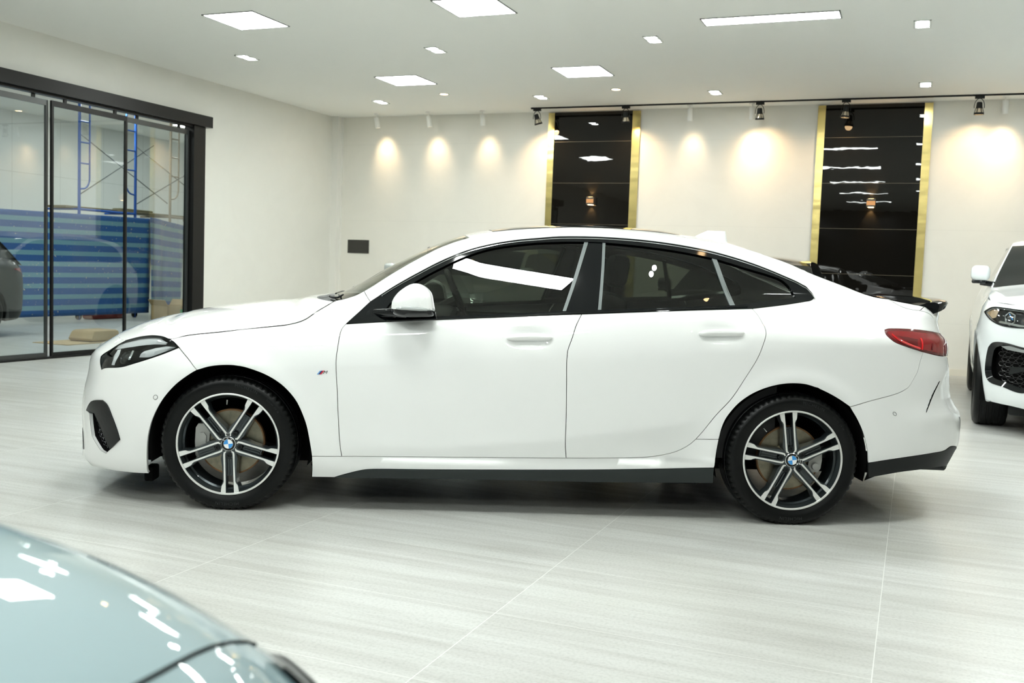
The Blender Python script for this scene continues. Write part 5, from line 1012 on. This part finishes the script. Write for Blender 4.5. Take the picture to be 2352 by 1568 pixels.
def generic_car(name, label, loc, rz, paint, scale=(1, 1, 1), front=False, glassm=None, wheel_r=.375):
    root = thing(name, label, 'car', loc, rz)
    def ob(g, nm, mat, parent=root, smooth=40):
        g.v = [(x*scale[0], y*scale[1], z*scale[2]) for x, y, z in g.v]
        if scale != (1, 1, 1): g.n = [None]*len(g.v)
        return g.obj(nm, mat, parent, smooth)
    arch = lambda ax: [ag(ax+.435*math.cos(t), .37+.435*math.sin(t)) for t in np.linspace(-.30, PI+.30, 30)]
    base = [(SG.a1, 1.42), (SG.a1, .8), (SG.a1, .28)] + [ag(3.8, .26), ag(3.45, .24)] + arch(2.975) + [ag(x, .24) for x in (2.5, 1.5, .50)] + arch(0.) + [ag(-.5, .25), agw(.92, .25), agw(.75, .24), (SG.a0, .22), (SG.a0, .6), (SG.a0, 1.07)]
    top = [agw(.3, 1.066), agw(.6, 1.05), ag(-.60, 1.035), ag(-.3, 1.06), ag(.1, 1.10), ag(.45, 1.14)] + [ag(x, z) for x, z in RAILG] + [ag(3.45, 1.52), (SG.a1-.4, 1.45)]
    outl = np.array(catmull(base, .02) + catmull(top, .02))
    dlo = np.array([ag(.86, 1.20), ag(1.1, 1.36), ag(1.42, 1.525), ag(1.8, 1.57), ag(2.4, 1.59), ag(2.95, 1.565), ag(3.25, 1.45), ag(3.32, 1.27), ag(2.4, 1.215), ag(1.5, 1.195)])
    dlo = np.array(catmull(list(dlo)+[dlo[0]], .02))[:-1]
    holes = [dlo]; LO = {}
    if front:
        LO['hl'] = np.array(catmull([agw(.955, .965), agw(.90, 1.005), agw(.80, 1.003), agw(.68, .992), agw(.55, .985), agw(.53, .90), agw(.60, .870), agw(.70, .862), agw(.82, .868), agw(.90, .900), agw(.955, .965)], .01))[:-1]
        LO['in'] = np.array(catmull([agw(.915, .685), agw(.89, .725), agw(.82, .738), agw(.70, .715), agw(.60, .69), agw(.56, .60), agw(.585, .40), agw(.66, .355), agw(.80, .385), agw(.90, .415), agw(.925, .48), agw(.925, .60), agw(.915, .685)], .01))[:-1]
        holes += [LO['hl'], LO['in']]
    g = SG.panel(outl, OG, holes=holes, inset=0, thick=.02, step=.05); g.join(g.mirror()); ob(g, 'body_shell', paint)
    g = SG.panel(dlo, OG, off=-.008, inset=-.004, thick=0, step=.06)
    ob(G().join(g), 'side_window', glassm or DKGLS); ob(g.mirror(), 'side_window', glassm or DKGLS)
    # bonnet
    e = np.array([[float(v) for v in (SG.S(*q)[0], SG.S(*q)[1], q[1])] for q in (ag(-.60, 1.035), ag(-.3, 1.06), ag(.1, 1.10), ag(.45, 1.14), ag(.62, 1.165))])
    aa = np.linspace(ag(-.60, 1.035)[0], SG.a0, 60); zz = 1.035 + (1.07-1.035)*np.linspace(0, 1, 60); xf, wf, zf = SG.S(aa, zz); rf = wf/wf[0]
    fe = [pchip(np.arange(5), e[:, k]) for k in range(3)]; P = []
    for u in np.linspace(0, 3.9, 30):
        r = np.abs(TR); x = float(fe[0](u)) + np.interp(-r, -rf, xf-xf[0]); z = float(fe[2](u)) + np.interp(-r, -rf, zf-zf[0])*max(0, 1-u/2) + .075*min(1, u/1.2)*(1-r**2.4); w = float(fe[1](u))*TR
        P.append([(x[i]-OG, w[i], z[i]) for i in range(len(TR))])
    ob(G().grid(P), 'bonnet', paint, smooth=60)
    rp = np.array([[x, float(SG.S(*ag(x, z))[1]), z] for x, z in RAILG]); L = np.arange(len(rp)); fr = [pchip(L, rp[:, k]) for k in range(3)]
    def rw(u, T, c, sw): r = np.abs(T); return [(float(fr[0](u)) - sw*(1-r[i]**2) - OG, float(fr[1](u))*T[i], float(fr[2](u)) + c*(1-r[i]**2.4)) for i in range(len(T))]
    ob(G().grid([rw(u, TR*.985, .03, .10*(1-u/3)+.02) for u in np.linspace(.05, 2.95, 24)]), 'windscreen', glassm or DKGLS, smooth=60)
    ob(G().grid([rw(u, TR, .03+.04*sst(3, 4, u), .02*sst(4, 3, u)) for u in np.linspace(2.95, 7, 30)]), 'roof', paint, smooth=60)
    # tailgate between roof end and body
    P = []
    for k, (x, z, w) in enumerate(((3.25, 1.645, .66), (3.50, 1.60, .66), (3.66, 1.44, .70), (3.80, 1.25, .76), (3.90, 1.12, .80))):
        P.append([(x-OG-.10*abs(t)**2, w*t, z-.05*abs(t)**2.4) for t in TR])
    ob(G().grid(P[:2]), 'roof_spoiler', paint, smooth=60); ob(G().grid(P[1:4]), 'rear_window', glassm or DKGLS, smooth=60); ob(G().grid(P[3:]), 'tailgate', paint, smooth=60)
    # dark inside
    g = G().box((-.55-OG, -.80, .26), (3.7-OG, .80, .95)); g.box((.6-OG, -.66, .95), (3.4-OG, .66, 1.15)); ob(g, 'cabin', SHELL, smooth=0)
    for s_ in (-1, 1):
        for ax in (0., 2.975):
            Q = []
            for t in np.linspace(-.3, PI+.3, 24): Q.append([(ax-OG+.43*math.cos(t), s_*w, .37+.43*math.sin(t)) for w in (.955, .66)])
            Q2 = [[q[1], (ax-OG, s_*.66, .37)] for q in Q]; ob(G().grid(Q).grid(Q2), 'wheel_arch_liner', LINER)
            g = G(); prof = [(.24, -.115), (.25, -.125), (.30, -.138), (.345, -.130), (.365, -.118), (.3745, -.10), (.3755, -.082), (.371, -.080), (.371, -.068), (.376, -.066), (.3765, -.03), (.372, -.028), (.372, -.016), (.377, -.014)]
            prof += [(r, -h) for r, h in prof[::-1]]
            g.lathe([(r*wheel_r/.377, h) for r, h in prof], 'y', (ax-OG, s_*.862, wheel_r-.003), 72); g.v = [(x, y, max(z, 0.001)) for x, y, z in g.v]
            tr = ob(g, 'wheel', RUBBER)
            g = G()
            for k in range(5):
                a = 2*PI*k/5; g.prism([(.04, -.03), (.24, -.045), (.24, .045), (.04, .03)], lambda p: pol(p[0], p[1], a, -.10), lambda p: pol(p[0], p[1], a, -.06))
            g.lathe([(.001, -.105), (.06, -.105), (.07, -.06)], 'y', seg=24); g.lathe([(.24, -.118), (.225, -.10), (.22, .10)], 'y', seg=48)
            g.xform(Matrix.Translation((ax-OG, s_*.862, wheel_r-.003)) @ Matrix.Rotation(0 if s_ < 0 else PI, 4, 'Z')); ob(g, 'rim', RIM if not front else ALU, tr)
        # mirror
        def sd(g): return g if s_ < 0 else g.mirror()
        m_ = ob(sd(G().bevbox((.66-OG, -1.055, 1.20), (.86-OG, -.935, 1.235), .014).tube([(.74-OG, -.86, 1.195), (.76-OG, -.98, 1.21)], .025, 8)), 'door_mirror', GLOSS)
        g = G().bevbox((.64-OG, -1.065, 1.225), (.85-OG, -.905, 1.365), .045, seg=4); ob(sd(g), 'mirror_cap', paint, m_)
        ob(sd(G().box((.845-OG, -1.05, 1.235), (.853-OG, -.92, 1.345))), 'mirror_glass', DKGLS, m_, smooth=0)
        # lamps
        tl = np.array([ag(3.55, 1.02), ag(3.80, 1.05), (SG.aW(.62, 1.05, True), 1.05), (SG.aW(.62, .93, True), .93), ag(3.82, .92)])
        ob(sd(SG.panel(tl, OG, off=.006, inset=0, thick=.02, step=.03)), 'tail_light', REDL)
        if front:
            g = SG.panel(LO['hl'], OG, off=-.07, inset=-.01, thick=0, step=.03); h = ob(sd(g), 'headlight', LAMPIN)
            ob(sd(SG.panel(LO['hl'], OG, off=0, inset=.001, thick=0, step=.02)), 'lamp_lens', LENS, h)
            q, n = SG.P(LO['hl'][:, 0], LO['hl'][:, 1], OG, .002); ob(sd(G().tube([tuple(p) for p in q] + [tuple(q[0])], .006, 6, cap=False)), 'lamp_bezel', GLOSS, h)
            for (w0, z0) in ((.80, .935), (.64, .925)):
                a0, _ = agw(w0, z0); q, n = SG.P(np.array([a0]), np.array([z0]), OG, -.035); rot = Vector((0, 0, 1)).rotation_difference(Vector(n[0])).to_matrix().to_4x4(); M = Matrix.Translation(Vector(q[0])) @ rot
                pts = [(.052*math.cos(t)*1.15, .045*math.sin(t), 0) for t in np.linspace(PI/6, 2*PI+PI/6, 7)]; g = G().tube([tuple(M @ Vector(p)) for p in pts], .008, 6, cap=False); ob(sd(g), 'light_ring', CHROME, h)
                g = G().lathe([(.034, -.01), (.032, .006), (.02, .014), (.001, .016)], 'z', seg=24); g.xform(M); ob(sd(g), 'projector_lens', DKGLS, h)
                g = G().bevbox((-.035, .016, .010), (.035, .022, .016), .002); g.xform(M); ob(sd(g), 'blue_accent', BLUE, h)
            a1_, _ = agw(.915, .965); g = SG.panel(np.array([agw(.95, .963), agw(.90, .995), agw(.865, .99), agw(.885, .93), agw(.91, .92)]), OG, off=-.01, inset=0, thick=0, step=.02); ob(sd(g), 'side_marker', pbr('amber_reflector', (.42, .30, .18), .3), h)
            ob(sd(SG.panel(np.array([agw(.88, .893), agw(.70, .866), agw(.58, .872), agw(.58, .888), agw(.70, .884), agw(.86, .908)]), OG, off=-.02, inset=0, thick=0, step=.02)), 'light_strip', CHROME, h)
            it = ob(sd(SG.panel(LO['in'], OG, off=-.09, inset=-.01, thick=0, step=.03)), 'air_intake', SHELL)
            q, n = SG.P(LO['in'][:, 0], LO['in'][:, 1], OG, .004); q2, n2 = SG.P(inset_loop(LO['in'], .035)[:, 0], inset_loop(LO['in'], .035)[:, 1], OG, -.03); m = len(q)
            ob(sd(G().add(np.concatenate([q, q2]), [(i, (i+1) % m, m+(i+1) % m, m+i) for i in range(m)])), 'intake_frame', GLOSS, it)
            ob(sd(SG.panel(np.array([agw(.84, .705), agw(.76, .715), agw(.66, .698), agw(.60, .675), agw(.68, .668), agw(.80, .682)]), OG, off=-.015, inset=0, thick=.01, step=.02)), 'daytime_light', pbr('drl_strip', (.45, .47, .47), .2, .5), it)
            g = G(); k = 0
            for z in np.arange(.40, .68, .040):
                k += 1
                for a in np.arange(agw(.86, .5)[0]-.35, agw(.86, .5)[0]+.02, .075):
                    aa_ = a + (.0375 if k % 2 else 0)
                    if not inside(inset_loop(LO['in'], .03), np.array([(aa_, z)]))[0]: continue
                    h6 = np.array([(aa_+.036*math.cos(t), z+.019*math.sin(t)) for t in np.linspace(0, 2*PI, 7)]); q, _ = SG.P(h6[:, 0], h6[:, 1], OG, -.05); g.tube([tuple(p) for p in q], .003, 4, cap=False)
            if g.v: ob(sd(g), 'intake_mesh', pbr('black_mesh', (.02, .02, .02), .3), it)
            ob(sd(SG.panel(np.array([agw(.66, .665), agw(.50, .69), agw(.50, .56), agw(.58, .53)]), OG, off=.006, inset=0, thick=.02, step=.02)), 'bumper_blade', paint)
            ob(sd(SG.panel(np.array([agw(.78, .545), agw(.60, .56), agw(.60, .535), agw(.70, .515), agw(.79, .48)]), OG, off=-.04, inset=0, thick=.01, step=.02)), 'intake_blade', PLAST, it)
            kg = np.array([agw(.04, .62), agw(.36, .62), agw(.47, .70), agw(.47, .92), agw(.40, .985), agw(.04, 1.0)]); k_ = ob(sd(SG.panel(kg, OG, off=.004, inset=0, thick=.02)), 'kidney_grille', GLOSS)
            q, _ = SG.P(kg[:, 0], kg[:, 1], OG, .008); ob(sd(G().tube([tuple(p) for p in np.concatenate([q, q[:1]])], .009, 6)), 'grille_frame', CHROME, k_)
            ob(sd(G().bevbox((-.55-OG, -.74, .15), (-.42-OG, -.50, .27), .02)), 'air_deflector', PLAST)
        else:
            hl = np.array([agw(.93, .95), agw(.80, .985), agw(.60, .975), agw(.58, .90), agw(.75, .87), agw(.90, .89)]); ob(sd(SG.panel(hl, OG, off=.004, inset=0, thick=.01)), 'headlight', CHROME)
    if not front:
        low = np.array([(SG.a0, .30), agw(.6, .30), agw(.65, .50), agw(.4, .72), (SG.a0, .75)]); g = SG.panel(low, OG, off=.004, inset=0, thick=.01); g.join(g.mirror()); ob(g, 'front_grille', GLOSS)
    # lower cladding
    cl = np.array([ag(2.50, .25), ag(1.5, .25), ag(.48, .25), ag(.46, .36), ag(1.5, .35), ag(2.52, .36)]); g = SG.panel(cl, OG, off=.004, inset=0, thick=.01)
    ob(G().join(g), 'side_skirt', PLAST if paint is not WHITE2 else paint); ob(g.mirror(), 'side_skirt', PLAST if paint is not WHITE2 else paint)
    cl = np.array([(SG.a1, .28), ag(3.80, .27), ag(3.48, .26), ag(3.44, .42), ag(3.8, .42), (SG.a1, .42)]); g = SG.panel(cl, OG, off=.005, inset=0, thick=.01); g.join(g.mirror()); ob(g, 'rear_apron', PLAST)
    return root
def place(ax_x, ax_y, rz): # world position of the front axle centre -> root position
    return (ax_x + OG*math.cos(rz), ax_y + OG*math.sin(rz), 0)
rz = PI/2 - math.radians(1.8)
suv = generic_car('car', 'white SUV facing the camera, half out of the frame on the right', place(1.50, 9.38, rz), rz, WHITE2, front=True)
rz = PI/2
BLK = pbr('black_car_paint', (.006, .006, .007), .15, coat=1.0)
c1 = generic_car('car', 'black hatchback parked against the back wall, mostly hidden behind the coupe tail', place(-1.68, 9.75, rz), rz, BLK, (.80, .86, .84), glassm=DKGLS)
c2 = generic_car('car', 'silver-white car parked behind the coupe bonnet and windscreen', place(-4.98, 9.75, rz), rz, pbr('silver_car_paint', (.50, .53, .52), .3, .4, coat=1), (.9, .88, .88), glassm=DKGLS)
rz = PI/2
c3 = generic_car('car', 'dark grey SUV seen through the glass door at the left edge', place(-12.5, 6.66, rz), rz, pbr('dark_grey_car_paint', (.010, .012, .012), .4, coat=.3), (1.02, .93, .92))

# ---- the blue-grey car in the foreground: bonnet, nose and front wheels beside the photographer
yaw = math.radians(21.95); BG = pbr('blue_grey_car_paint', (.19, .285, .31), .5, .0, coat=1.0, coat_rough=.02)
fg = thing('car', 'blurred blue-grey car bonnet in the near left corner', 'car', (-1.2*math.cos(yaw)-.2*math.sin(yaw), -1.2*math.sin(yaw)+.2*math.cos(yaw), 0), yaw)
zl = pchip([-2.4, -1.9, -1.4, -1.0, -.75, -.6, -.5, -.42, -.35, -.29, -.24, -.19, -.165, -.148, -.140, -.138], [1.03, 1.02, 1.0, .978, .955, .922, .897, .878, .858, .836, .814, .785, .755, .62, .40, .20])
LS = list(np.linspace(-2.4, -.75, 14)) + list(np.linspace(-.70, -.25, 22)) + list(np.linspace(-.235, -.170, 14)) + list(np.linspace(-.168, -.138, 22))
def fg_row(l):
    row = []; hw = .885 - .10*sst(-.75, -.14, l)**2 if l > -.75 else .885
    zt = float(zl(l))
    sec = []
    for s_ in np.linspace(0, 1, 22):       # centre -> shoulder on the far half
        sec.append((hw*s_*.97, zt + .055*(1-(s_*.97)**2) - .030*max(0, (s_-.80)/.20)**2))
    for f in np.linspace(.12, 1, 12): sec.append((hw*(.97+.035*math.sin(min(1, f*2.2)*PI/2)), max(.2, (zt-.030)*(1-f) + .2*f)))
    return sec
def fg_pt(l, w, z): return (l+1.2-.25*max(0, .85-abs(w))**1.5*sst(-.8, -.4, l), w, z)
rowsF = [(l, fg_row(l)) for l in LS]
def fg_grid(sel):
    P = []
    for l, sec in rowsF:
        if not sel(l): continue
        full = [fg_pt(l, -w, z) for w, z in sec[::-1]] + [fg_pt(l, w, z) for w, z in sec[1:]]; P.append(full)
    return P
G().grid(fg_grid(lambda l: l <= -.2349)).obj('bonnet', BG, fg, smooth=60)
Pn = fg_grid(lambda l: l >= -.2351); nose = G().grid(Pn).obj('front_bumper', BG, fg, smooth=60)
gap = []
for w in np.linspace(-.76, .76, 60):
    sec = fg_row(-.236); z = np.interp(abs(w), [s[0] for s in sec[:22]], [s[1] for s in sec[:22]]); gap.append(fg_pt(-.2365, w, z+.0005))
G().tube(gap, .0022, 6).obj('bonnet_gap', SHELL, fg)
for s_ in (-1, 1):
    P = []
    for l in np.linspace(-.212, -.172, 10):
        sec = fg_row(l); P.append([fg_pt(l+.004, s_*np.interp(k, range(len(sec)), [s[0] for s in sec])+s_*.004, np.interp(k, range(len(sec)), [s[1] for s in sec])+.003) for k in np.linspace(19.5, 22, 10)])
    G().grid(P).obj('headlight', DKGLS, fg, smooth=60)
    for l in (-.95,):
        g = G().lathe([(.21, -.09), (.25, -.11), (.29, -.11), (.318, -.09), (.322, 0), (.318, .09), (.29, .11), (.25, .11), (.21, .09)], 'y', fg_pt(l, s_*.77, .319), 48); g.obj('wheel', RUBBER, fg)
# ================================================================== camera and view
def cam_basis(yaw, pitch, roll):
    f = Vector((-math.sin(yaw)*math.cos(pitch), math.cos(yaw)*math.cos(pitch), -math.sin(pitch)))
    r0 = Vector((math.cos(yaw), math.sin(yaw), 0)); u0 = r0.cross(f)
    return r0*math.cos(roll) + u0*math.sin(roll), -r0*math.sin(roll) + u0*math.cos(roll), f
cd = bpy.data.cameras.new('camera'); cam = bpy.data.objects.new('camera', cd); COL.objects.link(cam)
r_, u_, f_ = cam_basis(math.radians(21.95), math.radians(4.103), math.radians(2.0434))
cam.matrix_world = Matrix(((r_[0], u_[0], -f_[0], 0), (r_[1], u_[1], -f_[1], 0), (r_[2], u_[2], -f_[2], 1.1702), (0, 0, 0, 1)))
cd.sensor_width = 36; cd.lens = 36*2287/2352; cd.clip_start = .02; cd.clip_end = 100
cd.dof.use_dof = True; cd.dof.focus_distance = 4.72; cd.dof.aperture_fstop = 5.0
SC.camera = cam
SC.view_settings.view_transform = 'Standard'; SC.view_settings.look = 'None'; SC.view_settings.gamma = 1; SC.view_settings.use_curve_mapping = False
SC.view_settings.exposure = EXPOSURE
SC.cycles.use_denoising = True
SC.cycles.max_bounces = 10; SC.cycles.transparent_max_bounces = 16; SC.cycles.glossy_bounces = 5; SC.cycles.diffuse_bounces = 5
SC.cycles.sample_clamp_indirect = 6; SC.cycles.caustics_reflective = False; SC.cycles.caustics_refractive = False
